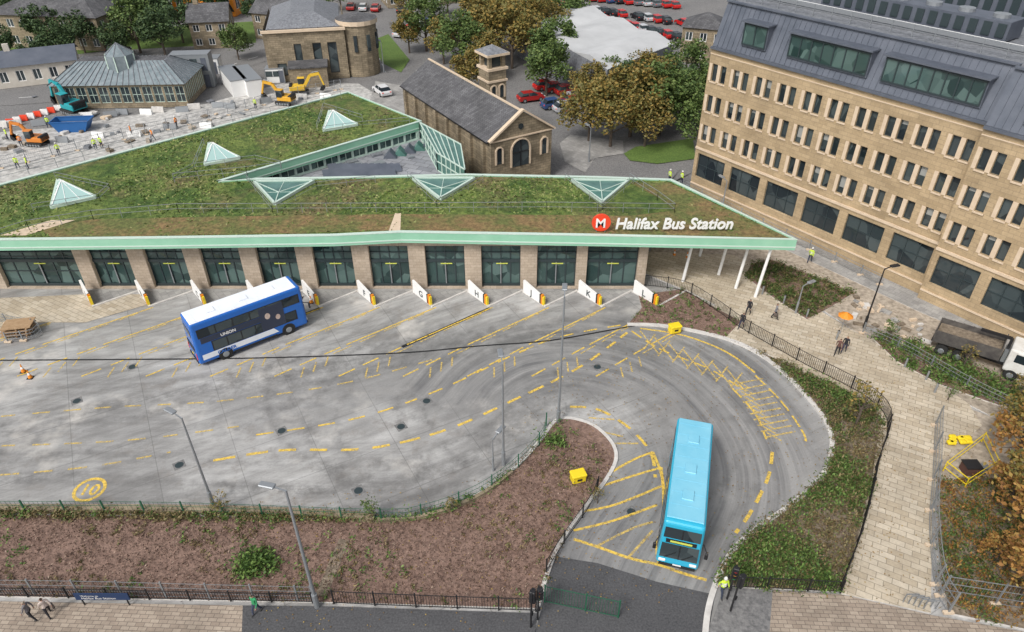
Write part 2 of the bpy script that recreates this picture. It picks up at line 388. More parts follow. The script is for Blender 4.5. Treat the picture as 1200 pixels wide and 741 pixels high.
slab('footway',GL([(848,690),(905,693),(900,760),(910,840),(818,840),(828,745)]),'asph2',.105)
slab('pavement',GL([(905,694),(985,698),(1090,722),(1300,760),(1300,860),(910,860),(900,760)]),'pave2',.107)
s=MB(); s.poly(GL([(650,652),(700,660),(770,682),(838,697),(830,745),(824,840),(612,840),(626,745),(638,700)],.006),'asph'); s.obj('asphalt_road')
s=MB();s.poly(GL([(-60,400),(45,378),(100,378),(215,345),(100,345),(-60,352)],.03),'pave'); s.obj('concourse_paving')
kb.obj('kerb')
# markings ---------------------------------------------------------------
mk=MB()
P0=57.35; pitch=5.25; c0=-37.8
bd=Vector((.77,.64,0)).normalized(); bn=Vector((bd.y,-bd.x,0))
fins=[]
saw=MB(); sawk=[]
for i in range(-1,11):
    A=Vector((c0+pitch*i+2.0,P0,0)); F=A+Vector((2.15,-2.6,0)); fins.append((A,F))
    sawk+=[A,F]
    saw.poly([(A.x,A.y,.1),(F.x,F.y,.1),(A.x+pitch,P0,.1)],'pave3')
    if i in(3,6): ribbon(mk,[F+Vector((.1,-.2,0)),F-bd*9.5],.34,.006,'black')
    ribbon(mk,[F+Vector((.35,-.1,0)),F-bd*9],.15,.013,'yellow')
    ribbon(mk,[F-bd*9.6,F-bd*16],.15,.012,'yellow',(1.4,.8))
    st=F-bd*1.2+bn*.42
    ribbon(mk,[st,st-bd*10],.12,.012,'yellow2',(1.6,.9))
    e=F-bd*11
    for k in range(3): ribbon(mk,[e-bd*k*1.1+bn*.5,e-bd*(k*1.1+.8)+bn*1.5],.13,.012,'yellow2')
saw.obj('bay_pavement'); s=MB(); kerb(s,sawk,closed=False,w=.24); s.obj('kerb')
for pl,wd,da in [([(-40,492),(120,478),(260,470),(400,450),(520,418)],.16,(1.2,1.1)),
  ([(250,540),(330,528),(430,526),(520,505),(600,470),(680,430),(735,390)],.24,(1.3,.9)),
  ([(300,510),(420,490),(520,455),(640,400),(735,380)],.17,(1.2,1.0)),
  ([(-40,560),(100,548),(200,530)],.16,(1.2,1.0)),([(-40,524),(140,517),(280,500)],.15,(1.2,1.1)),
  ([(668,477),(700,480),(735,500),(762,530),(768,560)],.24,(1.2,.8)),
  ([(905,530),(900,560),(880,600),(862,625)],.24,(1.2,.8)),
  ([(750,385),(800,393),(850,412),(885,437)],.2,None),([(740,388),(775,410),(830,432),(868,455)],.18,(1,.6)),
  ([(672,632),(700,641),(740,655),(772,662),(800,672),(828,680)],.2,None),
  ([(690,575),(735,560),(775,548)],.18,None),([(678,600),(720,592),(775,570)],.18,None),([(672,622),(720,610),(770,592)],.18,None),
  ([(706,560),(740,540),(765,530)],.18,None),([(775,548),(778,600),(770,640),(772,662)],.18,(2,1)),([(765,530),(776,560),(778,600)],.2,None),
  ([(700,640),(740,620),(765,612)],.16,None),([(735,655),(765,622)],.16,None),
  ([(700,505),(730,512)],.16,None),([(708,520),(748,520)],.16,None),([(690,490),(720,492)],.16,None)]:
    ribbon(mk,smooth(GL(pl),6) if len(pl)>2 else GL(pl),wd,.012,'yellow2' if wd<.17 else 'yellow',da)
for k in range(7):
    a=750+k*17;b=388+k*7.5
    ribbon(mk,GL([(a,b),(a+22,b+27)]),.13,.014,'yellow2'); ribbon(mk,GL([(a+18,b+4),(a-4+8,b+22)]),.13,.014,'yellow2')
for k in range(10):
    t=k/9; x=868+38*t; y=448+62*t
    ribbon(mk,GL([(x-10,y+3),(x+26,y-4)]),.15,.014,'yellow2'); ribbon(mk,GL([(x-8,y-3),(x+10,y+7)]),.13,.014,'yellow2')
ribbon(mk,smooth(GL([(885,440),(915,470),(940,505),(945,520)]),5),.16,.014,'yellow',(1.2,.4))
ribbon(mk,smooth(GL([(858,455),(885,485),(898,515)]),5),.16,.014,'yellow',(1.2,.4))
s=MB(); ribbon(s,smooth(GL([(-60,423),(100,422),(300,420),(470,414),(560,406),(640,400),(700,390),(770,377)]),6),.15,.035,'black'); s.obj('cable_cover')
cc=G(105,574); 
for k in range(40):
    t0=2*math.pi*k/40;t1=2*math.pi*(k+1)/40
    f=lambda r,t:(cc.x+r*math.cos(t),cc.y+r*math.sin(t),.013)
    mk.quad(f(.85,t0),f(1.08,t0),f(1.08,t1),f(.85,t1),'yellow')
rm=mk.obj('road_markings')
text('digits','10',1.3,(cc.x-.62,cc.y-.45,.013),(0,0,0),'yellow',ext=.0,bold=.03,parent=rm)
mb=MB(); random.seed(21)
for px,py in((330,505),(500,470),(210,545),(90,470),(700,430),(420,575),(740,600),(155,430),(470,500)):
    q=G(px,py,.006); mb.cyl((q.x,q.y,.0),(q.x,q.y,.007),.3,.3,'dframe',16); mb.box((q.x,q.y,.003),(.8,.8,.004),'asph2',.6)
mb.obj('manhole_covers')
# fallen leaves
mb=MB(); random.seed(77)
lp=[(q.x,q.y) for q in GL([(600,480),(760,370),(900,400),(1020,380),(1150,500),(1100,720),(850,690),(640,740),(300,740),(300,590),(600,560)])]
for x,y in samp(lp,2600):
    z=.155; t=random.random()*6; a=random.uniform(.03,.06)
    mb.add([(x+a*math.cos(t),y+a*math.sin(t),z),(x-a*math.sin(t),y+a*math.cos(t),z+.01),(x-a*math.cos(t),y-a*math.sin(t),z),(x+a*math.sin(t),y-a*math.cos(t),z+.01)],[(0,1,2,3)],'litter')
mb.obj('leaf_litter')
# ---------------------------------------------------------------- facade helper
def facade(mb,L,z0,z1,wins,wall,glass,frame,rev=.22,fw=.07):
    xs=sorted({0,L}|{round(w[0],3) for w in wins}|{round(w[1],3) for w in wins}); zs=sorted({z0,z1}|{round(w[2],3) for w in wins}|{round(w[3],3) for w in wins})
    for i in range(len(zs)-1):
        zc=(zs[i]+zs[i+1])/2; run=None
        for j in range(len(xs)-1):
            xc=(xs[j]+xs[j+1])/2
            hole=any(w[0]<xc<w[1] and w[2]<zc<w[3] for w in wins)
            if not hole and run is None: run=xs[j]
            if hole and run is not None: mb.quad((run,0,zs[i]),(xs[j],0,zs[i]),(xs[j],0,zs[i+1]),(run,0,zs[i+1]),wall); run=None
        if run is not None: mb.quad((run,0,zs[i]),(L,0,zs[i]),(L,0,zs[i+1]),(run,0,zs[i+1]),wall)
    for w in wins:
        a,b_,c,d=w[:4];nx,nz=(w[4],w[5]) if len(w)>4 else (1,1)
        mb.quad((a,rev,c),(b_,rev,c),(b_,rev,d),(a,rev,d),glass)
        for q in(((a,0,c),(a,rev,c),(a,rev,d),(a,0,d)),((b_,0,c),(b_,rev,c),(b_,rev,d),(b_,0,d)),((a,0,c),(b_,0,c),(b_,rev,c),(a,rev,c)),((a,0,d),(b_,0,d),(b_,rev,d),(a,rev,d))): mb.quad(*q,wall)
        for k in range(nx+1):
            x=a+fw/2+(b_-a-fw)*k/nx; mb.box((x,rev-.035,(c+d)/2),(fw,.06,d-c-.004),frame)
        for k in range(nz+1):
            z=c+fw/2+(d-c-fw)*k/nz; mb.box(((a+b_)/2,rev-.03,z),(b_-a-.004,.045,fw),frame)
# ---------------------------------------------------------------- bus station
ST=empty('bus_station')
ZR=6.4
front=[(-250,287),(0,282),(180,280),(390,277),(470,273),(700,277),(932,282)]
outl=front+[(786,212),(700,209),(545,206),(372,210),(300,211),(255,214),(493,143),(408,109),(0,218),(-250,280)]
ro=[G(a,b,ZR) for a,b in outl]
mb=MB()
mb.poly([(p.x,p.y,ZR) for p in ro],'groof')
mb.poly([(p.x,p.y,ZR-.9) for p in ro],'wframe')
mb.obj('green_roof',ST)
mb=MB()
def fasc(pl,z0,z1,mt,w): kerb(mb,pl,w=w,z0=z0,z1=z1,closed=True,mt=mt)
fasc(ro,ZR-.95,ZR+.13,'mint',.3); mb.obj('fascia',ST)
mb=MB(); fasc(ro,ZR-.72,ZR-.6,'wframe',.38); fasc(ro,ZR+.10,ZR+.17,'wframe',.36); mb.obj('fascia_trim',ST)
mb=MB()
sed=[G(a,b,ZR+.02) for a,b in[(45,268),(110,257),(250,254),(470,251),(640,252),(740,253),(790,247),(772,232),(738,214),(784,214),(925,279),(700,274),(470,270),(180,277),(60,278)]]
mb.poly(sed,'sedum'); mb.poly([G(a,b,ZR+.025) for a,b in[(0,276),(60,258),(88,258),(30,276)]],M['offl']); mb.poly([G(a,b,ZR+.03) for a,b in[(455,272),(463,250),(470,250),(469,272)]],M['offl'])
mb.obj('sedum_strip',ST)
mb=MB(); random.seed(3)
rp=[(p.x,p.y) for p in ro]; sp=[(p.x,p.y) for p in sed]
for x,y in samp(rp,19000):
    if inpoly(x,y,sp) and random.random()<.8: continue
    if x<-75: continue
    if math.sin(x*.35+y*.2)+math.sin(y*.5-x*.15)+random.uniform(-1.3,1.3)<-.2: continue
    r=random.uniform(.05,.2);h=random.uniform(.04,.2);t=random.random()*6.28
    mb.add([(x-r*math.cos(t),y-r*math.sin(t),ZR),(x+r*math.cos(t),y+r*math.sin(t),ZR),(x+random.uniform(-.25,.25),y+random.uniform(-.25,.25),ZR+h)],[(0,1,2)],'blade')
mb.obj('roof_grass',ST)
# front facade
mb=MB(); FX0=-62.0; FY=57.8; FL=12.7-FX0
mb.M=TM(FX0,FY,0,0)
wins=[]
for i in range(10):
    c=c0+pitch*i-FX0; ww=1.85 if i<9 else 2.4
    wins.append((c-ww,c+ww,.12,4.75,4,1))
wins.append((-48.6-FX0,-41.0-FX0,.12,4.95,6,3)); wins.append((2,9,.12,4.5,6,3))
facade(mb,FL,0,5.44,wins,'pier','glass','dframe',.5,.1)
for wn in wins:
    xc=(wn[0]+wn[1])/2
    mb.box((xc,.40,2.95),(wn[1]-wn[0]-.01,.14,.3),'dframe')
    mb.box((xc,.42,3.85),(wn[1]-wn[0]-.01,.1,.07),'dframe')
    mb.box((xc,.38,.27),(wn[1]-wn[0]-.01,.1,.28),'dframe')
    ly=M.get('dy') or mat('display_yellow',(.55,.6,.1)); M['dy']=ly
    mb.box((xc+.1,.31,2.66),(1.1,.03,.1),ly)
    mb.box((xc-.02,.36,1.6),(.1,.06,2.5),'steel')
    mb.box((wn[0]-.003,.25,2.4),(.05,.42,4.6),'offl')
mb.M=TM(12.7,FY,0,math.radians(78)); facade(mb,9,0,5.44,[(.4,3.9,.1,4.5,4,3),(4.5,8.6,.1,4.5,4,3)],'pier','glass','dframe',.3,.08)
mb.obj('front_wall',ST)
TZ=4.3
mb=MB()
a=G(262,211,ZR);b=G(488,146,ZR); 
d=(b-a);L=math.hypot(d.x,d.y); mb.M=TM(a.x+.2,a.y+.5,0,math.atan2(d.y,d.x)); facade(mb,L,0,5.44,[(.3+(L-.6)*k/13+.08,.3+(L-.6)*(k+1)/13-.08,TZ+.15,5.4,2,1) for k in range(13)],'wframe','glass','wframe',.15,.07)
mb.obj('courtyard_wall',ST)
mb=MB()
a=G(372,212,ZR);b=G(770,214,ZR); mb.M=TM(b.x-2,b.y-.5,0,math.pi); facade(mb,b.x-2-a.x,0,5.4,[(2,8,1,4.5,5,1),(12,20,1,4.5,5,1)],'pier','glass','dframe'); 
mb.M=Matrix.Identity(4)
pp=[G(x,y,ZR) for x,y in[(0,220),(405,111)]]; mb.beam((pp[0].x,pp[0].y-.6,2.7),(pp[1].x,pp[1].y-.6,2.7),.2,5.36,'pier'); 
mb.obj('rear_wall',ST)
mb=MB(); tp=GL([(258,216),(300,213),(372,212),(548,208),(520,188),(500,165),(492,152)],TZ)
mb.prism([(p.x,p.y) for p in tp],0,TZ,'pier','terr')
random.seed(8)
for k in range(11):
    for j in range(2):
        q=G(384+k*7.5+j*6,206-j*7,TZ); mb.M=TM(q.x,q.y,TZ,.35)
        mb.add([(-.5,-.75,.05),(.5,-.75,.05),(.5,.75,.45),(-.5,.75,.45)],[(0,1,2,3)],'clad'); mb.beam((0,.7,0),(0,.7,.4),.05,.05,'steel')
for k in range(8):
    q=G(random.uniform(400,490),random.uniform(172,195),TZ); mb.M=TM(q.x,q.y,TZ,.6); mb.box((0,0,.12),(random.uniform(.6,2.0),random.uniform(.5,1.2),.24),random.choice(['steel','flat','clad']))
mb.M=Matrix.Identity(4)
for k in range(5):
    q=G(458+k*11,184-k*3,TZ); 
    mb.add([q+Vector((-.8,-.6,0)),q+Vector((.8,-.6,0)),q+Vector((.8,.6,0)),q+Vector((-.8,.6,0)),q+Vector((0,-.6,.9)),q+Vector((0,.6,.9))],[(0,1,4),(1,2,5,4),(2,3,5),(3,0,4,5)],'skyd' if k%2 else 'clad')
mb.obj('terrace_roof',ST)
mb=MB()
lk=[Vector((G(a_,b_,6).x,G(a_,b_,6).y,0)) for a_,b_ in((492,148),(540,174),(545,204),(512,184))]
for i in range(4):
    a=lk[i];b_=lk[(i+1)%4]
    for k in range(7):
        p=a+(b_-a)*k/6; mb.beam((p.x,p.y,0),(p.x,p.y,6.5),.12,.12,'wframe')
    for z in(.2,2.2,4.4,5.5,6.5): mb.beam((a.x,a.y,z),(b_.x,b_.y,z),.12,.12,'wframe')
    mb.quad((a.x,a.y,0),(b_.x,b_.y,0),(b_.x,b_.y,6.4),(a.x,a.y,6.4),'skyd')
mb.poly([(p.x,p.y,6.45) for p in lk],'skyd')
for k in range(1,6):
    p=lk[0].lerp(lk[1],k/6);q=lk[3].lerp(lk[2],k/6); mb.beam((p.x,p.y,6.5),(q.x,q.y,6.5),.1,.1,'wframe')
mb.obj('glass_link',ST)
mb=MB()
def skyl(tri,apex,bright):
    t=[G(a,b,ZR+.18) for a,b in tri]; ap=sum(t,Vector())/3; ap=ap.lerp(t[apex],.35); ap.z=ZR+(1.15 if bright else .34)
    fr='wframe'
    for i in range(3):
        a=t[i];b_=t[(i+1)%3]; mb.add([a,b_,ap],[(0,1,2)],'skyl' if bright else 'skyd'); mb.beam(a,b_,.22,.3,fr); mb.beam(a,ap,.08,.1,'white' if bright else fr)
        for k in((1,2) if bright else (1,)):
            n_=3 if bright else 2
            mb.beam(a.lerp(b_,k/n_),ap,.05,.05,'white' if bright else fr)
for tri,a,bt_ in [([(298,213),(368,212),(322,239)],2,0),([(484,209),(556,209),(516,233)],2,0),([(670,211),(736,212),(706,237)],2,0),([(60,243),(112,231),(68,211)],2,1),([(240,193),(281,185),(245,168)],2,1),([(379,153),(419,146),(386,130)],2,1)]: skyl(tri,a,bt_)
mb.obj('skylights',ST)
mb=MB()
def rail(pl,h=1.0,z=ZR,st=2.2,mt=None,r=.04):
    mt=mt or 'steel'
    p=[G(a,b,z) for a,b in pl]
    for a,b_ in zip(p[:-1],p[1:]):
        mb.beam(a+Vector((0,0,h)),b_+Vector((0,0,h)),r,r,mt); mb.beam(a+Vector((0,0,h*.5)),b_+Vector((0,0,h*.5)),r*.8,r*.8,mt)
        n=max(1,int((b_-a).length/st))
        for k in range(n+1):
            q=a.lerp(b_,k/n); mb.beam(q,q+Vector((0,0,h)),r,r,mt)
rail([(-60,300),(35,270),(110,258),(210,250),(470,249),(640,248),(790,250),(770,235),(737,214)])
rail([(205,214),(290,206),(330,200)]);rail([(40,248),(118,236),(130,224),(66,210)],.8)
rail([(205,213),(228,200),(240,170)],.8);rail([(228,200),(300,190),(330,197)],.8);rail([(290,213),(320,250),(372,222),(440,214)],.8);rail([(478,210),(512,243),(566,214)],.8);rail([(662,212),(706,246),(742,216)],.8)
rail([(0,213),(130,180),(250,150),(400,116)]);rail([(379,156),(425,150),(480,145)],.8); rail([(372,153),(380,128),(425,142)],.8)
mb.obj('roof_handrail',ST)
mb=MB()
for (bx,by,tx,ty) in [(800,330,806,292),(842,322,846,290),(862,338,870,288),(885,348,896,287),(820,300,824,282)]:
    p=G(bx,by,.12); t=G(tx,ty,5.4); t.x=p.x+.5; t.y=p.y+.2; mb.cyl(p,t,.16,.13,'white',10)
mb.obj('canopy_columns',ST)
sg=MB(); q=G(704,274,ZR); q.y+=.25
red=mat('sign_red',(.75,.06,.02),rough=.4); M['red']=red
sg.cyl((q.x,q.y-.08,ZR+1.0),(q.x,q.y+.1,ZR+1.0),.85,.85,red,28)
for dx in(-.4,.4): sg.beam((q.x+dx,q.y,ZR),(q.x+dx,q.y,ZR+.5),.06,.06,'steel')
so_=sg.obj('bus_station_sign')
text('letter','M',1.25,(q.x-.55,q.y-.09,ZR+.56),(math.pi/2,0,0),'white',bold=.02,parent=so_)
ts=text('lettering','Halifax Bus Station',1.52,(q.x+1.25,q.y+.05,ZR+.35),(math.pi/2,0,0),'white',ext=.05,bold=.032,shear=.15,parent=so_)
bpy.context.view_layer.update(); wdt=ts.dimensions.x; ts.scale.x=10.6/wdt
orange=mat('fin_orange',(.75,.25,.02),rough=.5); yel=mat('safety_yellow',(.8,.6,.02),rough=.5); M['yel']=yel; M['orange']=orange
for i,(A,F) in enumerate(fins[:-1]):
    d=(F-A).normalized(); mb=MB(); T=TM(A.x,A.y,.1,math.atan2(d.y,d.x)); mb.M=T; L=(F-A).length-.2
    t=.1
    pts=[(.3,0),(L-.55,0),(L-.55,.95),(.3,1.35)]
    vs=[(x,-t,z) for x,z in pts]+[(x,t,z) for x,z in pts]
    mb.add(vs,[(0,1,2,3),(7,6,5,4),(3,2,6,7),(0,3,7,4),(1,5,6,2)],'white')
    mb.box((L-.45,0,.5),(.17,.22,1.0),'black'); mb.box((L-.24,0,.52),(.2,.24,1.04),orange); mb.box((L-.04,0,.45),(.17,.22,.9),yel)
    ob=mb.obj('bay_number_wall')
    tt=text('number','ABCDEFGHJKLMN'[i],.9,(0,0,0),(0,0,0),'dframe',ext=.005,bold=.015,parent=ob)
    tt.matrix_local=T@Matrix.Translation((1.35,-t-.012,.22))@Matrix.Rotation(math.pi/2,4,'X')
# ---------------------------------------------------------------- office building
OB=empty('office_building'); fa=math.atan2(FD.y,FD.x)
A0=Vector((21.5,79.6)); ML=28.8; EZ=16.9
blind=mat('window_blind',(.30,.31,.30),rough=.3)
def office(mb,L,pairs,bigs,seed):
    random.seed(seed); wins=[]; pt=L/pairs
    for r_,z in enumerate((6.5,9.9,13.3)):
        for k in range(pairs):
            c=pt*(k+.5)
            for s_ in(-.58,.58): wins.append((c+s_-.36,c+s_+.36,z,z+1.85,1,1))
    bp=L/bigs
    for k in range(bigs):
        wins.append((bp*k+.45,bp*(k+1)-.45,2.0,4.9,3,2))
    facade(mb,L,0,EZ,wins,'off','glassb','dframe',.3,.07)
    for w_ in wins:
        if w_[3]-w_[2]<2:
            mb.box(((w_[0]+w_[1])/2,-.03,w_[2]-.09),(w_[1]-w_[0]+.16,.14,.14),'offl')
            if random.random()<.35:
                h_=random.uniform(.4,1.3); mb.quad((w_[0]+.08,.288,w_[3]-h_),(w_[1]-.08,.288,w_[3]-h_),(w_[1]-.08,.288,w_[3]-.07),(w_[0]+.08,.288,w_[3]-.07),blind)
    for r_,z in enumerate((6.5,9.9,13.3)):
        for k in range(pairs):
            mb.box((pt*(k+.5),-.012,z+.92),(.40,.06,1.85),'offl'); mb.box((pt*(k+.5)-1.14,-.010,z+.92),(.34,.05,1.85),'offl')
    mb.box((L/2,-.06,5.5),(L-.02,.16,.25),'offl'); mb.box((L/2,-.1,EZ-.12),(L-.02,.3,.24),M['clad']); mb.box((L/2,-.05,1.1),(L-.02,.12,.16),'offl')
    mb.box((L/2,-.02,EZ-.75),(L-.02,.05,.1),'offl')
def mansard(mb,L,strips,x0=0):
    h=4.3;inn=1.6
    mb.quad((0,.1,EZ),(L,.1,EZ),(L,inn,EZ+h),(0,inn,EZ+h),'clad')
    k=.6
    while k<L: mb.beam((k,.07,EZ+.02),(k,inn-.03,EZ+h),.05,.07,'clad'); k+=.6
    mb.box((L/2,inn-.05,EZ+h+.06),(L,.5,.14),'clad')
    for a,b_ in strips:
        mb.box(((a+b_)/2,1.1,EZ+1.95),(b_-a,2.2-.3,2.3),'clad')
        n=max(2,int((b_-a)/1.1))
        mb.quad((a+.15,.135,EZ+1.0),(b_-.15,.135,EZ+1.0),(b_-.15,.135,EZ+2.95),(a+.15,.135,EZ+2.95),'glass')
        for q in range(n+1): x=a+.15+(b_-a-.3)*q/n; mb.box((x,.10,EZ+1.97),(.11,.08,1.98),'dframe')
        for z in(EZ+1.0,EZ+2.95): mb.box(((a+b_)/2,.1,z),(b_-a-.2,.1,.12),'dframe')
        mb.box(((a+b_)/2,.9,EZ+3.2),(b_-a+.3,2.2,.14),'clad')
mb=MB(); mb.M=TM(A0.x,A0.y,0,fa); office(mb,ML,10,6,1); mb.obj('main_wall',OB)
mb=MB(); mb.M=TM(A0.x,A0.y,0,fa); mansard(mb,ML,[(3.5,6.5),(9,17.5),(18.8,27.6)])
mb.M=TM(A0.x,A0.y,0,fa)@TM(ML,-.9,0,0); mansard(mb,32,[(2.5,6.5),(9,16)]); mb.obj('mansard',OB)
mb=MB(); mb.M=TM(A0.x,A0.y,0,fa)@TM(ML,-.9,0,0); office(mb,32,11,7,2); mb.quad((0,0,0),(0,.95,0),(0,.95,EZ),(0,0,EZ),'off'); mb.quad((0,.1,EZ),(0,2.5,EZ),(0,2.5,EZ+4.3),(0,1.6,EZ+4.3),'clad'); mb.obj('wing_wall',OB)
mb=MB(); mb.M=TM(A0.x,A0.y,0,fa)
mb.quad((0,0,0),(0,45,0),(0,45,EZ),(0,0,EZ),'off'); mb.quad((0,.1,EZ),(0,45,EZ),(0,45,EZ+4.3),(0,1.6,EZ+4.3),'clad')
mb.quad((0,1.6,EZ+4.2),(61,1.6,EZ+4.2),(61,45,EZ+4.2),(0,45,EZ+4.2),'flat')
mb.obj('end_wall_and_roof',OB)
mb=MB(); mb.M=TM(A0.x,A0.y,0,fa); zt=EZ+4.2
random.seed(5)
for (x,y,sx,sy,sz) in [(16,9,18,3,1.6),(34,7,10,4,2.2),(20,18,26,5,2.4),(46,12,8,6,2.5),(10,22,5,5,2),(36,24,14,4,2.2),(28,12.5,3,2,1.2)]:
    mb.box((x,y,zt+sz/2+.15),(sx,sy,sz),random.choice(['clad','steel','clad']))
    for k in range(int(sx/1.2)): mb.box((x-sx/2+.6+k*1.2,y-sy/2-.06,zt+sz/2+.2),(.7,.1,sz*.7),'dframe')
    for k in range(int(sx/3)): mb.cyl((x-sx/2+1.5+k*3,y,zt+sz+.15),(x-sx/2+1.5+k*3,y,zt+sz+.45),.7,.7,'steel',14)
for k in range(30): mb.beam((1+k*2,3.2,zt),(1+k*2,3.2,zt+1.1),.06,.06,'steel')
for z in(.6,1.1): mb.beam((1,3.2,zt+z),(59,3.2,zt+z),.06,.06,'steel')
for k in range(8): mb.box((40+k*2.2,4.8,zt+.12),(1.8,1.2,.12),'steel')
mb.beam((2,5.5,zt+.4),(58,5.5,zt+.4),.5,.3,'steel'); mb.beam((2,6.4,zt+.3),(58,6.4,zt+.3),.25,.25,'white')
mb.obj('rooftop_plant',OB)
# ---------------------------------------------------------------- old stone hall
OH=empty('stone_hall'); hd=math.atan2(.52,.85)
def arch(mb,x,z0,w,h,glass,y=-.04,n=10):
    pts=[(x-w/2,y,z0),(x+w/2,y,z0)]+[(x+w/2*math.cos(t),y,z0+h-w/2+w/2*math.sin(t)) for t in np.linspace(0,math.pi,n)]
    mb.poly(pts,glass)
    o=[(x+(w/2+.12)*math.cos(t),y-.03,z0+h-w/2+(w/2+.12)*math.sin(t)) for t in np.linspace(0,math.pi,n)]
    o=[(x+w/2+.12,y-.03,z0)]+o+[(x-w/2-.12,y-.03,z0)]
    for a,b_ in zip(o[:-1],o[1:]): mb.beam(a,b_,.22,.14,'offl')
mb=MB(); HW=8.5;HL=24.5;He=6.5;Ha=9.2
mb.M=TM(-2.45,78.8,0,hd)
mb.prism([(0,0),(HW,0),(HW,HL),(0,HL)],0,He,'old')
for y in(0,HL): mb.add([(0,y,He),(HW,y,He),(HW/2,y,Ha)],[(0,1,2)],'old')
arch(mb,HW/2-.2,2.6,2.4,3.3,'glassb')
arch(mb,1.1,3.4,.7,2.0,'glassb');arch(mb,HW-1.1,3.4,.7,2.0,'glassb')
for x0_,z0_,x1_,z1_ in((-.3,He-.1,HW/2,Ha+.25),(HW+.3,He-.1,HW/2,Ha+.25)): mb.beam((x0_,-.08,z0_),(x1_,-.08,z1_),.5,.22,'offl')
mb.beam((HW/2-.2,-.09,2.6),(HW/2-.2,-.09,5.9),.08,.08,'black'); mb.beam((HW/2-1.3,-.09,4.4),(HW/2+.9,-.09,4.4),.08,.08,'black')
mb.beam((0,-.06,6.3),(HW,-.06,6.3),.14,.16,'offl'); mb.cyl((HW/2-.2,-.05,7.5),(HW/2-.2,-.09,7.5),.35,.35,'glassb',14)
for k in range(8): mb.box((-.2,1.5+k*3.1,3),(.4,.6,6),'old')
mb.obj('walls',OH)
mb=MB();mb.M=TM(-2.45,78.8,0,hd)
mb.quad((-.4,.25,He-.25),(-.4,HL,He-.25),(HW/2,HL,Ha),(HW/2,.25,Ha),'slate');mb.quad((HW+.4,.25,He-.25),(HW+.4,HL,He-.25),(HW/2,HL,Ha),(HW/2,.25,Ha),'slate')
mb.beam((HW/2,.2,Ha+.05),(HW/2,HL,Ha+.05),.25,.16,'offl')
for x in(-.35,HW+.35): mb.beam((x,.2,He-.3),(x,HL,He-.3),.16,.14,'black')
mb.obj('roof',OH)
mb=MB(); tw=2.6
mb.M=TM(-2.45,78.8,0,hd)@TM(HW/2+3.6,13,0,0)
mb.box((0,0,5.2),(tw,tw,10.4),'old'); mb.box((0,0,9.0),(tw+.3,tw+.3,.25),'offl'); mb.box((0,0,10.5),(tw+.4,tw+.4,.3),'offl')
for x in(-1,1):
    for y in(-1,1): mb.box((x,y,11.4),(.45,.45,1.5),'old')
mb.box((0,0,11.3),(1.5,1.5,1.4),'glassb')
mb.box((0,0,12.3),(tw+.7,tw+.7,.3),'offl')
r=tw/2+.3; q=[(-r,-r,12.45),(r,-r,12.45),(r,r,12.45),(-r,r,12.45)]
for i in range(4): mb.add([q[i],q[(i+1)%4],(0,0,13.3)],[(0,1,2)],'flat')
for x in(-.5,.5): arch(mb,x*1.2,6.8,.6,1.6,'glassb',y=-tw/2-.02,n=6)
mb.obj('bell_tower',OH)
# ---------------------------------------------------------------- generic buildings
def building(name,px,py,L,D,h,ang,wall,roof='flat',rh=2.5,rows=2,cols=6,rmat='slate',glass='glassb',base=0,ww=.5,wh=.5):
    q=G(px,py); R=empty(name); T=TM(q.x,q.y,0,math.radians(ang))
    m1=MB()
    for (tx,ty,a,l,nc) in((0,0,0,L,cols),(L,0,90,D,max(2,int(cols*D/L))),(L,D,180,L,cols),(0,D,270,D,max(2,int(cols*D/L)))):
        m1.M=T@TM(tx,ty,0,math.radians(a)); rr=h/rows
        wn=[]
        for i in range(rows):
            for k in range(nc):
                p=l/nc; wn.append((p*(k+.5-ww/2),p*(k+.5+ww/2),rr*(i+.5-wh/2),rr*(i+.5+wh/2),2,1))
        facade(m1,l,0,h,wn,wall,glass,'white',.15,.1)
    m1.obj('walls',R); m2=MB(); m2.M=T
    if roof=='gable':
        o=.4
        m2.quad((-o,-o,h-.15),(L+o,-o,h-.15),(L+o,D/2,h+rh),(-o,D/2,h+rh),rmat); m2.quad((-o,D+o,h-.15),(L+o,D+o,h-.15),(L+o,D/2,h+rh),(-o,D/2,h+rh),rmat)
        for x in(0,L): m2.add([(x,0,h),(x,D,h),(x,D/2,h+rh-.1)],[(0,1,2)],wall)
        for k in range(max(1,int(L/9))): m2.box((L*.2+k*9,D/2,h+rh+.3),(.9,.6,1.4),wall)
    elif roof=='hip':
        o=.4;i=min(L,D)/2-.01
        a=[(-o,-o,h),(L+o,-o,h),(L+o,D+o,h),(-o,D+o,h)]; r1=(i,D/2,h+rh);r2=(L-i,D/2,h+rh)
        m2.poly([a[0],a[1],r2,r1],rmat);m2.poly([a[2],a[3],r1,r2],rmat);m2.poly([a[1],a[2],r2],rmat);m2.poly([a[3],a[0],r1],rmat)
    else:
        m2.prism([(-.2,-.2),(L+.2,-.2),(L+.2,D+.2),(-.2,D+.2)],h+.003,h+.5,wall,rmat)
        for k in range(3): m2.box((L*(.2+.3*k),D*.5,h+.9),(1.6,1.2,.8),'steel')
    m2.obj('roof',R); return R
M['brickr']=mat('pale_render',(.5,.46,.4),(.6,.56,.5),1)
building('stone_building',0,55,22,12,6,-8,'old','hip',3,2,8)
building('retail_building',205,18,14,9,5,-5,M['orange'],'flat',rmat='flat',rows=1,cols=4)
building('stone_house',228,58,7,7,5,10,'old','gable',2.5,2,3)
building('stone_house',300,45,10,8,5,-20,'old','gable',2.5,2,4)
building('industrial_shed',0,105,12,8,3.5,25,'brickr','gable',1.5,1,5,rmat='clad')
building('stone_house',455,10,16,9,6,20,'old','gable',3,2,6)
building('retail_building',330,-5,40,16,6,4,'brickr','flat',rmat='flat',rows=1,cols=10)
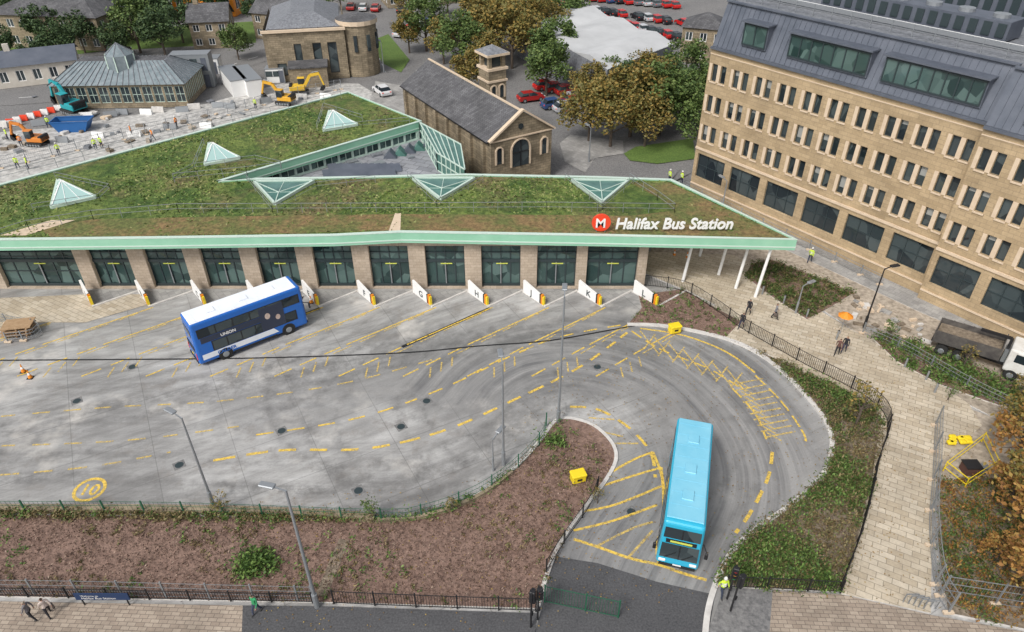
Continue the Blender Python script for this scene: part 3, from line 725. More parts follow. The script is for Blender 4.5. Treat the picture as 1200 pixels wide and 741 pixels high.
building('terraced_houses',480,-25,60,10,6,-4,'old','gable',3,2,16)
building('terraced_houses',700,-30,70,12,7,-12,'old','gable',3,2,18)
building('retail_building',40,-15,50,16,6,4,'brickr','flat',rmat='flat',rows=1,cols=10)
building('stone_house',795,72,7.5,7,6,-20,'old','hip',2,2,3)
building('stone_house',120,30,12,8,5.5,5,'old','gable',2.5,2,5)
# theatre
th=empty('stone_theatre'); q=G(318,97); T=TM(q.x,q.y,0,math.radians(12))
mb=MB(); mb.M=T
facade(mb,13,0,8,[(1.5,3,1,3,1,1),(4.6,5.8,1,6,1,1),(7.6,9,1,6,1,1),(10,11.5,1,6,1,1)],'old','glassb','black')
mb.M=T@TM(0,18,0,-math.pi/2);facade(mb,18,0,8,[(2+k*4,3+k*4,3,6,1,1) for k in range(4)],'old','glassb','black')
mb.M=T; mb.box((13-.1,9,4),(.2,17.9,8),'old'); mb.prism([(.6,.6),(12.4,.6),(12.4,17.4),(.6,17.4)],7.5,8.3,'slate'); 
mb.add([(.6,.6,8.31),(12.4,.6,8.31),(12.4,17.4,8.31),(.6,17.4,8.31),(4.5,4,10),(8.5,4,10),(8.5,14,10),(4.5,14,10)],[(0,1,5,4),(1,2,6,5),(2,3,7,6),(3,0,4,7),(4,5,6,7)],'flat')
mb.box((6.5,-.15,8.1),(13.4,.5,.4),'offl')
for k in range(12):
    a=math.pi*(-.65+1.3*k/12);a2=math.pi*(-.65+1.3*(k+1)/12); R=3.2;cx,cy=15.2,3
    p=[(cx+R*math.sin(a),cy-R*math.cos(a)),(cx+R*math.sin(a2),cy-R*math.cos(a2))]
    mb.quad((*p[0],0),(*p[1],0),(*p[1],8.8),(*p[0],8.8),'old')
    R2=3.5;r=[(cx+R2*math.sin(a),cy-R2*math.cos(a)),(cx+R2*math.sin(a2),cy-R2*math.cos(a2))]
    mb.quad((*r[0],8.3),(*r[1],8.3),(*r[1],9),(*r[0],9),'offl'); mb.add([(*r[0],9),(*r[1],9),(cx,cy,10)],[(0,1,2)],'slate')
    if k%2:
        c=((p[0][0]+p[1][0])/2,(p[0][1]+p[1][1])/2); d=Vector((c[0]-cx,c[1]-cy)).normalized(); mb.box((c[0]+d.x*.03,c[1]+d.y*.03,5.5),(.55,.5,2.6),'glassb',math.atan2(d.y,d.x)+math.pi/2)
mb.box((6.5,-2.2,1.6),(6,4,3.2),'old');mb.box((6.5,-2.2,3.3),(6.4,4.4,.2),'slate')
mb.obj('walls_and_roof',th)
# glazed pavilion
pv=empty('glazed_pavilion'); q=G(70,128); mb=MB(); L_,D_,h_=19.5,9,3.6; mb.M=TM(q.x,q.y,0,math.radians(3))
def pfac(l): facade(mb,l,0,h_,[(l*k/12+.15,l*(k+1)/12-.15,.8,3.2,2,2) for k in range(12)],'old','glassb','wframe',.12,.06)
B=mb.M.copy(); pfac(L_); mb.M=B@TM(0,D_,0,-math.pi/2);pfac(D_); mb.M=B@TM(L_,0,0,math.pi/2);pfac(D_); mb.M=B
g2=M['pglass']=mat('pavilion_glass_roof',(.13,.17,.19),(.24,.28,.30),1.2,rough=.25)
i=3.2;zz=6.2;a=[(-.4,-.4,h_),(L_+.4,-.4,h_),(L_+.4,D_+.4,h_),(-.4,D_+.4,h_)];b4=[(i,i,zz),(L_-i,i,zz),(L_-i,D_-i,zz),(i,D_-i,zz)]
for k in range(4):
    k2=(k+1)%4; mb.poly([a[k],a[k2],b4[k2],b4[k]],g2)
    n=22 if k%2==0 else 10
    for j in range(n+1): mb.beam(Vector(a[k]).lerp(Vector(a[k2]),j/n)+Vector((0,0,.04)),Vector(b4[k]).lerp(Vector(b4[k2]),j/n)+Vector((0,0,.04)),.09,.1,'flat')
mb.poly(b4,'slate')
cx,cy=L_/2,D_/2-1
for k in range(8):
    t=k*math.pi/4;t2=t+math.pi/4;R=2.1
    p=(cx+R*math.cos(t),cy+R*math.sin(t));p2=(cx+R*math.cos(t2),cy+R*math.sin(t2))
    mb.quad((*p,zz-2),(*p2,zz-2),(*p2,zz+1),(*p,zz+1),'pglass'); mb.add([(*p,zz+1),(*p2,zz+1),(cx,cy,zz+2.6)],[(0,1,2)],g2); mb.beam((*p,zz-2),(*p,zz+1),.15,.15,'wframe'); mb.beam((*p,zz+1),(cx,cy,zz+2.6),.1,.1,'flat')
mb.obj('walls_and_roof',pv)
# warehouse
mb=MB(); zw=6
cA,cB,cD=G(712,82,zw),G(606,26,zw),G(790,52,zw); cC=cB+(cD-cA)
pts=[cA,cD,cC,cB]; mb.prism([(p.x,p.y) for p in pts],0,zw,M['flat'],'white')
whr=mat('warehouse_roof',(.40,.41,.42),(.54,.55,.56),.15)
nr=3
for k in range(nr):
    a=cA.lerp(cB,k/nr);b_=cA.lerp(cB,(k+1)/nr);c_=cD.lerp(cC,k/nr);d_=cD.lerp(cC,(k+1)/nr); up=Vector((0,0,.8)); m1=a.lerp(b_,.5)+up;m2=c_.lerp(d_,.5)+up
    for e in(a,b_,c_,d_,m1,m2): e.z+=.03
    mb.quad(a,c_,m2,m1,whr);mb.quad(b_,d_,m2,m1,whr);mb.add([a,b_,m1],[(0,1,2)],whr);mb.add([c_,d_,m2],[(0,1,2)],whr)
mb.obj('warehouse')
def sheet(name,pl,mt,z): s=MB(); s.poly(GL(pl,z),mt); s.obj(name)
sheet('construction_site_ground',[(-120,260),(-120,165),(60,150),(240,122),(330,98),(420,98),(470,128),(520,150),(400,200)],'gravel',-.02)
sheet('lawn',[(731,180),(745,172),(812,162),(815,186),(770,192),(738,188)],'grass',.05)
sheet('pavement',[(656,168),(668,158),(730,165),(731,180),(700,185),(720,200),(800,204),(800,212),(700,210),(662,190)],'pave3',.02)
sheet('pavement',[(430,130),(440,95),(470,100),(560,190),(520,200)],'pave3',.0)
sheet('grass_verge',[(430,50),(455,40),(480,70),(470,85),(450,75)],'grass',.02)
sheet('lawn',[(-60,100),(40,70),(120,60),(300,50),(300,25),(60,40),(-60,60)],'grass',-.03)
mb=MB(); rp_=smooth(GL([(-60,120),(60,112),(200,100),(290,70),(350,55),(410,42),(436,55),(452,85)]),6); ribbon(mb,rp_,7,-.011,'asph2'); ribbon(mb,rp_,.15,.003,'white',(2,3)); mb.obj('road')
mb=MB(); ribbon(mb,smooth(GL([(690,196),(740,203),(800,208),(850,236)]),6),6,.035,'asph2'); mb.obj('road')
# ---------------------------------------------------------------- trees
def treemesh(seed,h,R,leaf,n=3800,ls=.27,base=.22):
    random.seed(seed); mb=MB(); top=h*.62
    mb.cyl((0,0,-.1),(0,0,h*.3),h*.024,h*.018,'bark',7); mb.cyl((0,0,h*.3),(.1,0,top),h*.018,h*.008,'bark',6)
    cl=[]
    for k in range(11):
        t=k*2.4;z=h*random.uniform(.2,.45);rr=R*random.uniform(.5,.9);e=Vector((rr*math.cos(t),rr*math.sin(t),z+h*random.uniform(.08,.25)))
        mb.cyl((0,0,z),e,h*.009,h*.003,'bark',5); cl.append((e,R*.34))
    for k in range(28):
        t=random.random()*6.28;ph=math.acos(random.uniform(-.5,1));q=random.uniform(.5,.98)
        cl.append((Vector((R*q*math.sin(ph)*math.cos(t),R*q*math.sin(ph)*math.sin(t),h*(.6)+h*.38*q*math.cos(ph))),R*random.uniform(.18,.34)))
    for k in range(n):
        c,r=random.choice(cl); v=Vector((random.gauss(0,1),random.gauss(0,1),random.gauss(0,.8))); v=v.normalized()*r*random.uniform(.5,1.08)
        p=c+v; a=Vector((random.uniform(-1,1),random.uniform(-1,1),random.uniform(-.5,.5))).normalized(); b_=a.cross(Vector((random.uniform(-1,1),random.uniform(-1,1),random.uniform(-1,1)))).normalized()
        s=ls*random.uniform(.5,1.25); mb.add([p-a*s,p+b_*s*.6,p+a*s,p-b_*s*.6],[(0,1,2,3)],leaf)
    return mb.obj('tree',link=False)
TG=[treemesh(1,10,4.2,'leafg'),treemesh(2,11,4.0,'leafg')];TO=[treemesh(3,10,4.2,'leafo'),treemesh(4,10,3.8,'leafo'),treemesh(14,10,4.4,'leafo')];TD=[treemesh(5,10,3.6,'leafd'),treemesh(6,9,3.9,'leafd')]
TR_=[treemesh(8,4.5,1.8,'leafr',1100,.15)];TS=[treemesh(9,4.5,1.0,'leafg',260,.13),treemesh(10,4.5,1.2,'leafo',260,.13)]
random.seed(11)
def trees(name,ms,l):
    for px,py,s in l: inst(name,random.choice(ms),G(px,py),random.random()*6,s*random.uniform(.92,1.08))
trees('tree',TG,[(500,60,.9),(540,88,.95),(640,112,.9),(648,88,1.05),(772,158,.95),(800,150,.85),(800,110,.8),(165,62,1),(280,70,.7),(660,50,1),(525,20,.9),(610,20,1.),(400,12,.8),(720,120,.75),(818,172,.8),(820,140,.8)])
trees('autumn_tree',TO,[(520,75,.9),(560,72,1.0),(600,80,1.1),(625,70,1.1),(690,165,.95),(715,172,1.0),(480,62,.8),(750,110,.8),(570,95,.85),(640,60,1),(690,125,.7),(590,35,1),(480,25,.8),(738,160,1.0),(585,60,1.0),(560,40,1),(765,130,.85),(755,172,.8),(580,15,1),(650,20,1),(550,110,.75)])
trees('dark_tree',TD,[(75,78,.9),(45,82,.6),(195,68,1.05),(120,48,.9),(60,58,.9),(215,50,1.0),(140,70,.7),(180,45,1),(735,130,.8),(790,125,.8),(95,30,.8),(250,25,.9),(300,30,.7),(20,30,.8),(350,15,.8),(8,72,.7),(100,62,.8),(270,15,.9),(160,20,.9)])
trees('autumn_tree',TR_,[(1185,540,1.2),(1180,590,1.1),(1165,660,.7),(1200,640,1.2),(1195,700,1.1)]); trees('autumn_tree',[treemesh(12,5.5,2.2,'leafo',1400,.16)],[(1195,520,1.0),(1205,600,1)])
trees('young_tree',TS,[(1002,500,1),(1040,402,.6),(1128,432,.6),(262,603,.5),(438,612,.6),(700,590,.4),(530,602,.4),(1110,470,.5),(1190,470,.6)])
# ---------------------------------------------------------------- shrubs/mulch
def plants(name,poly,n,mt,rmin,rmax,z=.1,leaves=16,ls=.1,cl=None):
    mb=MB(); pl=[(p[0],p[1]) for p in poly]
    for x,y in samp(pl,n):
        if cl and not cl(x,y): continue
        r=random.uniform(rmin,rmax)
        for k in range(int(leaves*(.6+r))):
            v=Vector((random.gauss(0,.5),random.gauss(0,.5),abs(random.gauss(0,.6))))*r; p=Vector((x,y,z))+v
            a=Vector((random.uniform(-1,1),random.uniform(-1,1),random.uniform(-.3,.8))).normalized()*ls*random.uniform(.6,1.4); b_=a.cross(Vector((random.random(),random.random(),random.random()))).normalized()*ls*.5
            mb.add([p-a,p+b_,p+a,p-b_],[(0,1,2,3)],mt)
    return mb.obj(name)
def patch(s,th): return lambda x,y: math.sin(x*s+1.3*math.sin(y*s*.7))+math.sin(y*s*1.3+x*.3)+random.uniform(-.6,.6)>th
vis=GL([(-60,604),(440,611),(560,583),(655,495),(722,537),(664,625),(632,712),(390,706),(-60,699)])
plants('bark_mulch',vis,9000,'chip',.1,.25,.11,3,.07)
plants('bed_plants',vis,420,'shrub',.12,.35,cl=patch(.5,.4)); plants('dry_plants',vis,700,'dry',.1,.3,cl=patch(.7,.0))
plants('shrub',[(q.x,q.y) for q in GL([(278,650),(322,650),(322,675),(278,678)])],16,'shrub',.5,.9,leaves=60,ls=.13)
plants('shrub',[(q.x,q.y) for q in GL([(630,515),(655,505),(665,525),(640,530)])],8,'shrub',.4,.8,leaves=50,ls=.12)
plants('climbing_plants',[(q.x,q.y) for q in GL([(-60,601),(440,608),(440,615),(-60,608)])],230,'dry',.2,.45,z=.3,leaves=22)
plants('climbing_plants',[(q.x,q.y) for q in GL([(-60,601),(440,608),(500,604),(560,582),(604,550),(606,556),(560,590),(500,612),(440,615),(-60,608)])],150,'shrub',.15,.4,z=.3,leaves=22)
plants('bed_plants',bedB,1000,'shrub',.2,.55,leaves=24,ls=.11,cl=patch(.45,.15)); plants('bed_plants',bedB,500,'leafg',.2,.5,leaves=24,ls=.11,cl=patch(.6,.1)); plants('dry_plants',bedB,1000,'dry',.2,.5,leaves=18)
plants('bark_mulch',bedB,1800,'chip',.1,.25,.11,3,.07)
plants('bark_mulch',bedC,900,'chip',.1,.25,.11,3,.07); plants('bed_plants',bedC,120,'shrub',.1,.3)
plants('bed_plants',bedD,260,'leafg',.2,.5,.17,22,.12); plants('dry_plants',bedD,260,'dry',.2,.5,.17)
plants('bed_plants',bedE,320,'shrub',.2,.6,.17,24,.12); plants('dry_plants',bedE,120,'dry',.2,.5,.17)
plants('bed_plants',bedF,700,'leafg',.2,.5,.17,20,.1,cl=patch(.5,-.2)); plants('dry_plants',bedF,800,'leafr',.2,.4,.17)
# ---------------------------------------------------------------- fences
def fence(name,pl,h=1.2,style='rail',mt='black',z=.12,sm=True):
    p=[Vector((q.x,q.y,z)) for q in (smooth(GL(pl),6) if sm and len(pl)>2 else GL(pl))]; mb=MB()
    step={'rail':.16,'mesh':.3,'heras':.25}[style]; pst={'rail':2.4,'mesh':2.6,'heras':3.0}[style]
    up=Vector((0,0,1)); q=resamp(p,step); r={'rail':.022,'mesh':.012,'heras':.012}[style]
    for v in q: mb.beam(v+up*.08,v+up*(h-.04),r,r,mt)
    q=resamp(p,.8)+[p[-1]]
    hs=[.12,h-.05] if style=='rail' else [.1,h*.33,h*.66,h-.03]
    for a,b_ in zip(q[:-1],q[1:]):
        for z_ in hs: mb.beam(a+up*z_,b_+up*z_,.035 if style!='mesh' else .02,.035 if style!='mesh' else .02,mt)
    for v in resamp(p,pst)+[p[-1]]:
        mb.box(v+up*(h/2+.04),(.08,.08,h+.1),mt)
        if style=='heras': mb.box(v+up*.07,(.6,.22,.14),M['offl'])
    return mb.obj(name)
fence('metal_railing',[(752,336),(800,343),(838,365),(870,388),(935,425),(1033,483),(1024,555),(1006,630),(984,690)],1.25)
fence('metal_railing',[(850,690),(905,692),(984,696)],1.1)
fence('wire_fence',[(-60,697),(100,699),(250,703),(368,706)],1.4,'mesh','steel')
fence('metal_railing',[(-60,699),(368,708)],.9,sm=False)
fence('metal_railing',[(392,709),(510,714),(628,718)],1.25)
fence('wire_fence',[(-60,603),(200,604),(440,612),(500,606),(560,583),(604,552),(634,520),(640,500)],1.2,'mesh','greenm')
fence('metal_railing',[(640,672),(652,652),(668,628),(690,597),(700,575)],1.2)
fence('gate',[(638,706),(724,724)],1.6,'rail','greenm',0,False)
fence('site_fence',[(1095,500),(1092,560),(1088,620),(1095,690),(1110,720)],1.9,'heras','steel')
fence('site_fence',[(1010,392),(1060,415),(1130,455),(1200,490)],1.1,'heras','steel')
fence('site_fence',[(800,222),(880,262),(960,300),(1030,335)],1.1,'heras','steel',z=.1)
fence('site_fence',[(1100,700),(1230,720)],1.9,'heras','steel')
fence('site_fence',[(-30,205),(120,170),(250,140),(330,118),(400,105)],1.6,'heras','steel',z=0)
mb=MB(); p=smooth(GL([(-60,600),(200,601),(330,604),(440,611)]),6); kerb(mb,p,w=.45,z0=0,z1=.55,closed=False,mt='old'); mb.obj('low_stone_wall')
p=smooth(GL([(440,613),(500,607),(560,585),(600,556)]),6); mb=MB(); kerb(mb,p,w=.25,z0=0,z1=.4,closed=False,mt='old'); mb.obj('low_stone_wall')
mb=MB(); ribbon(mb,GL([(376,700),(404,634)]),.7,.13,'soil'); mb.obj('soil_path')
mb=MB(); q=G(122,704,.6); mb.box((q.x,q.y,1.0),(3.1,.06,.6),mat('sign_navy',(.01,.03,.09))); 
for dx in(-1.3,1.3): mb.beam((q.x+dx,q.y+.05,.1),(q.x+dx,q.y+.05,1.2),.06,.06,'black')
o=mb.obj('welcome_sign'); text('lettering','Welcome to',.2,(q.x-1.2,q.y-.045,1.04),(math.pi/2,0,0),'white',ext=0,parent=o); text('lettering','Halifax Bus Station',.26,(q.x-1.2,q.y-.045,.8),(math.pi/2,0,0),'white',ext=0,parent=o)
# ---------------------------------------------------------------- lamps
def topz(base,py):
    v=(py-370.5)/FPX; q=(cs-v*sn)/(sn+v*cs); return CAMH-base.y/q
def lamp(px,py,ty,arm,mt='steel',r=.09):
    b_=G(px,py); h=topz(b_,ty); mb=MB(); a=Vector((math.cos(arm),math.sin(arm),0))
    mb.cyl((0,0,0),(0,0,1.3),r*1.5,r*1.5,mt,10); mb.cyl((0,0,1.3),(0,0,h),r,r*.6,mt,10); mb.beam((0,0,h-.05),a*.7+Vector((0,0,h+.1)),.07,.07,mt)
    mb.M=TM(0,0,0,arm); mb.bb((1.0,0,h+.12),(.85,.36,.14),mt,.04,1,None); mb.box((1.05,0,h+.04),(.6,.26,.03),'white')
    o=mb.obj('street_lamp'); o.location=b_; return o
lamp(654,496,348,1.5,'steel',.1); lamp(590,545,427,1.7);lamp(250,592,490,2.6,'steel',.09);lamp(372,712,575,2.9,'steel',.11);lamp(932,368,335,0.5,'steel',.07);lamp(1012,385,315,.3,'black',.08);lamp(578,552,515,1,'steel',.05)
lamp(845,250,212,2); lamp(690,190,150,2);lamp(450,85,50,2)
def tlight(px,py,rz):
    mb=MB(); mb.cyl((0,0,0),(0,0,3.2),.06,.06,'black',8); mb.bb((0,-.16,2.7),(.34,.26,1.0),'black',.04,1)
    for k,cn in enumerate(((.5,.02,.02),(.5,.25,.02),(.02,.3,.08))):
        mb.cyl((0,-.31,3.0-k*.3),(0,-.29,3.0-k*.3),.1,.1,mat('lens%d'%k,cn),12); mb.box((0,-.36,3.12-k*.3),(.24,.14,.02),'black')
    mb.box((0,-.12,1.2),(.16,.1,.3),'black')
    o=mb.obj('traffic_light'); o.location=G(px,py,.1); o.rotation_euler=(0,0,rz)
tlight(630,726,.4);tlight(622,735,2.8);tlight(852,702,-.3);tlight(856,716,2.2)
for px,py in((677,563),(790,389)):
    mb=MB(); mb.bb((0,0,.4),(1.15,.8,.7),'yel',.08,2); mb.bb((0,-.02,.82),(1.25,.9,.22),'yel',.08,2); mb.box((0,-.42,.45),(.4,.03,.2),'black')
    o=mb.obj('grit_bin'); o.location=G(px,py,.11); o.rotation_euler=(0,0,.3); o.scale=(.85,.85,.85)
def cone(px,py):
    mb=MB(); mb.box((0,0,.03),(.45,.45,.06),'black'); mb.cyl((0,0,.06),(0,0,.35),.18,.11,'orange',12); mb.cyl((0,0,.35),(0,0,.55),.11,.07,'white',12); mb.cyl((0,0,.55),(0,0,.8),.07,.03,'orange',12)
    o=mb.obj('traffic_cone'); o.location=G(px,py)
for c_ in((28,436),(36,443),(352,350),(365,355),(790,300),(805,303)): cone(*c_)
# ---------------------------------------------------------------- buses
skin0=mat('poster_print',(.45,.32,.26),(.6,.5,.45),4)
def bus(name,loc,ang,L,W,H,body,roof,ad,glassm='glassb'):
    mb=MB(); g=M[glassm]
    def tp(v):
        if v.z>0: v.y*=.93; v.x*=.985
        return v
    mb.bb((0,0,.32+(H-.32)/2),(L,W,H-.32),body,.22,3,tp)
    mb.bb((-.1,0,H-.03),(L-.6,W*.84,.1),roof,.04,1)
    for x in(-L*.28,0.1,L*.25): mb.bb((x,0,H+.05),(.8,.7,.1),roof,.03,1)
    for k in range(9): mb.box((-L/2+.7+k*(L-1.2)/8,0,H+.022),(.05,W*.8,.02),roof)
    def yat(z): return (W/2)*(1-.07*(z-.32)/(H-.32))
    for s in(-1,1):
        for z0,z1,xa,xb in((1.3,2.15,-L/2+1.4,L/2-.9),(2.85,3.6,-L/2+.5,L/2-.45)):
            n=6
            for k in range(n):
                a=xa+(xb-xa)*k/n+.05;b_=xa+(xb-xa)*(k+1)/n-.05; ya,yb=yat(z0)+.022,yat(z1)+.022
                mb.quad((a,s*ya,z0),(b_,s*ya,z0),(b_,s*yb,z1),(a,s*yb,z1),g)
            mb.quad((xa-.05,s*(yat(z0-.06)+.014),z0-.06),(xb+.05,s*(yat(z0-.06)+.014),z0-.06),(xb+.05,s*(yat(z1+.06)+.014),z1+.06),(xa-.05,s*(yat(z1+.06)+.014),z1+.06),'black')
        for x in(-L*.27,L*.31):
            mb.cyl((x,s*(W/2-.28),.5),(x,s*(W/2+.02),.5),.5,.5,'rubber',20); mb.cyl((x,s*(W/2+.02),.5),(x,s*(W/2+.04),.5),.27,.24,'steel',14)
            mb.cyl((x,s*(W/2-.02),.52),(x,s*(W/2+.008),.52),.6,.6,'black',20)
        mb.beam((L/2-.2,s*(W/2),2.7),(L/2+.28,s*(W/2+.2),2.6),.05,.05,'black'); mb.bb((L/2+.3,s*(W/2+.22),2.3),(.12,.2,.5),'black',.03,1)
        mb.box((0,s*(W/2+.0),.42),(L*.4,.03,.2),'black')
    xf=L/2
    f=lambda z:xf*(1-.015*(z-.32)/(H-.32))+.012
    for z0,z1,yy in((1.05,2.35,.44),(2.85,3.75,.42)):
        mb.quad((f(z0),-W*yy,z0),(f(z0),W*yy,z0),(f(z1),W*yy*.97,z1),(f(z1),-W*yy*.97,z1),g)
        mb.box((f(z0)+.01,0,(z0+z1)/2),(.02,.05,z1-z0-.02),'black')
    mb.box((f(2.6)+.0,0,2.6),(.05,W*.7,.32),'black'); mb.box((f(2.6)+.03,0,2.6),(.01,W*.5,.16),M['dy'])
    for s in(-1,1):
        mb.bb((f(.75),s*W*.36,.78),(.08,.42,.22),'white',.03,1); mb.box((-f(1.2),s*W*.42,1.1),(.04,.14,.6),'red')
        mb.beam((f(1.1)+.03,s*.5-.3,1.1),(f(1.1)+.03,s*.5+.3,1.7),.03,.03,'black')
    mb.box((f(.45),0,.45),(.1,W*.85,.2),'black'); mb.box((f(.5)+.06,0,.58),(.01,.5,.12),'white')
    mb.box((-f(3.2),0,3.2),(.03,W*.6,.6),g); mb.box((-f(1.6),0,1.7),(.03,W*.7,.5),'black'); mb.box((-f(.5),0,.5),(.06,W*.8,.25),'black'); mb.box((-f(1)-.02,0,.95),(.02,.5,.12),'yel')
    if ad:
        for s in(-1,1):
            yy=lambda z:s*(yat(z)+.008)
            mb.quad((-L*.44,yy(2.24),2.24),(L*.10,yy(2.24),2.24),(L*.10,yy(2.76),2.76),(-L*.44,yy(2.76),2.76),ad)
            yy=lambda z:s*(yat(z)+.012)
            mb.quad((-L*.46,yy(.70),.70),(L*.22,yy(.70),.70),(L*.18,yy(1.2),1.2),(-L*.46,yy(1.2),1.2),roof)
            yy=lambda z:s*(yat(z)+.028)
            mb.quad((L*.08,yy(1.3),1.3),(L*.30,yy(1.3),1.3),(L*.30,yy(3.5),3.5),(L*.08,yy(3.5),3.5),ad)
            for (x_,z_,r_) in((L*.15,2.6,.3),(L*.24,2.2,.26)):
                pts=[(x_+r_*math.cos(t)*.8,s*(yat(z_+r_*math.sin(t))+.034),z_+r_*math.sin(t)) for t in np.linspace(0,2*math.pi,12,endpoint=False)]; mb.poly(pts,skin0)
    o=mb.obj(name); o.location=loc;o.rotation_euler=(0,0,ang);return o
bl=mat('bus_blue',(.02,.13,.48),rough=.22); wr=mat('bus_white_roof',(.70,.74,.80),(.80,.83,.88),.8,rough=.4); tq=mat('bus_turquoise',(.03,.40,.60),rough=.22); tr=mat('bus_turquoise_roof',(.16,.48,.65),(.24,.56,.71),.5,rough=.35)
adm=mat('advert_panel',(.03,.04,.07),rough=.3)
b1=bus('double_decker_bus',(-22.7,49.7,0),math.atan2(5.3,6.8),9.6,2.55,4.3,bl,wr,adm)
for t,x,z,sz,mt_ in(('UNION',-2.6,2.33,.38,'white'),('CALDER',-3.2,.78,.42,bl)):
    text('lettering',t,sz,(x,-1.300 if z<1 else -1.255,z),(math.pi/2-(0.03),0,0),mt_,ext=0.002,bold=.01,parent=b1)
b2=bus('double_decker_bus',(11.2,31.0,0),math.atan2(-8.4,-2.35),9.2,2.55,4.2,tq,tr,None)
# ---------------------------------------------------------------- cars
def carmesh(col):
    mb=MB(); m_=mat('car_paint',col,rough=.25)
    side=[(-2.1,.3),(2.1,.3),(2.15,.65),(1.9,.82),(1.0,.95),(-2.0,.98),(-2.15,.7)]
    n=len(side); w_=.86
    vs=[(x,-w_,z) for x,z in side]+[(x,w_,z) for x,z in side]
    mb.add(vs,[tuple(range(n)),tuple(range(2*n-1,n-1,-1))]+[(i,(i+1)%n,n+(i+1)%n,n+i) for i in range(n)],m_)
    b_=[(1.05,.95),(-1.95,.98),(-1.5,1.42),(.3,1.44)]
    vs=[(x,-.8 if z<1.2 else -.66,z) for x,z in b_]+[(x,.8 if z<1.2 else .66,z) for x,z in b_]
    mb.add(vs,[(0,1,2,3),(7,6,5,4),(0,4,7,3),(1,5,6,2)],'glassb'); mb.bb((-.6,0,1.45),(1.75,1.3,.07),m_,.03,1)
    for s in(-1,1):
        for x in(-1.3,1.35): mb.cyl((x,s*.7,.32),(x,s*.89,.32),.33,.33,'rubber',14); mb.cyl((x,s*.89,.32),(x,s*.9,.32),.19,.19,'steel',10)
        mb.box((2.1,s*.62,.68),(.12,.32,.12),'white'); mb.box((-2.1,s*.65,.78),(.1,.25,.14),'red'); mb.beam((-.55,s*.79,.98),(-.55,s*.68,1.42),.07,.05,m_)
    return mb.obj('car',link=False)
CM=[carmesh(c) for c in((.02,.02,.025),(.5,.02,.02),(.5,.51,.53),(.16,.17,.19),(.65,.65,.66),(.04,.08,.2),(.35,.02,.02))]
random.seed(2)
def row(pa,pb,n,rz,pool=None):
    a,b_=G(*pa),G(*pb)
    for k in range(n):
        if random.random()<.12: continue
        p=a.lerp(b_,k/max(1,n-1)); inst('parked_car',random.choice(pool or CM),p,rz+random.uniform(-.05,.05))
row((622,118),(664,130),4,.4);row((640,104),(665,110),3,.4,[CM[1],CM[6]])
row((470,42),(500,30),6,1.2);row((660,130),(685,110),4,2.0)
row((690,22),(790,46),12,1.9,[CM[1],CM[1],CM[6],CM[2],CM[0]]);row((650,8),(800,30),16,1.9);row((640,-4),(800,10),16,1.9)
row((355,8),(470,14),9,1.6);row((130,15),(230,10),7,1.2)
for px,py,a in((395,42,.5),(560,14,.2),(240,45,.1),(140,62,.2),(500,90,2.2),(448,110,2.1)): inst('car',random.choice(CM),G(px,py),a)
# ---------------------------------------------------------------- truck
def truck():
    mb=MB(); wh=mat('truck_cab_white',(.74,.74,.72),(.58,.56,.52),2,rough=.5); tb=mat('tipper_body',(.05,.045,.045),(.11,.1,.09),2,rough=.7)
    mb.box((0,0,.85),(7.2,.9,.25),'black')
    mb.bb((2.75,0,1.8),(1.9,2.35,2.1),wh,.16,2); mb.quad((3.72,-1.0,1.8),(3.72,1.0,1.8),(3.72,.95,2.6),(3.72,-.95,2.6),'glassb')
    mb.box((3.6,0,1.05),(.3,2.3,.5),wh); mb.box((3.76,0,.95),(.02,1.4,.3),'black')
    for s in(-1,1):
        mb.quad((2.3,s*1.181,1.8),(3.4,s*1.181,1.8),(3.3,s*1.181,2.55),(2.3,s*1.181,2.55),'glassb'); mb.box((3.77,s*.85,1.15),(.04,.3,.2),'steel'); mb.bb((3.5,s*1.42,2.2),(.12,.2,.5),'black',.03,1)
        for x in(2.5,-1.3,-2.6): mb.cyl((x,s*.75,.5),(x,s*1.19,.5),.5,.5,'rubber',18); mb.cyl((x,s*1.19,.5),(x,s*1.21,.5),.25,.2,'steel',10)
    R=Matrix.Translation((-3.5,0,1.2))@Matrix.Rotation(-.05,4,'Y')
    mb.M=R
    mb.box((2.45,0,0),(4.9,2.3,.12),tb)
    for s in(-1,1):
        mb.box((2.45,s*1.12,.55),(4.9,.08,1.0),tb)
        for k in range(7): mb.box((.2+k*.75,s*1.19,.55),(.1,.07,1.0),tb)
    mb.box((4.86,0,.7),(.08,2.16,1.3),tb); mb.box((.04,0,.5),(.08,2.16,.9),tb); mb.box((2.45,0,.35),(4.7,2.1,.5),'soil')
    mb.M=Matrix.Identity(4)
    # folded loading crane behind the cab
    mb.box((1.62,0,1.6),(.3,1.2,1.0),'steel'); mb.beam((1.62,0,2.0),(1.62,0,3.1),.22,.22,'black'); mb.beam((1.62,0,3.1),(-.6,.2,2.9),.2,.22,'black')
    o=mb.obj('tipper_truck'); q=G(1143,424); o.location=(q.x,q.y,.09); o.rotation_euler=(0,0,math.atan2(-.62,.78))
truck()
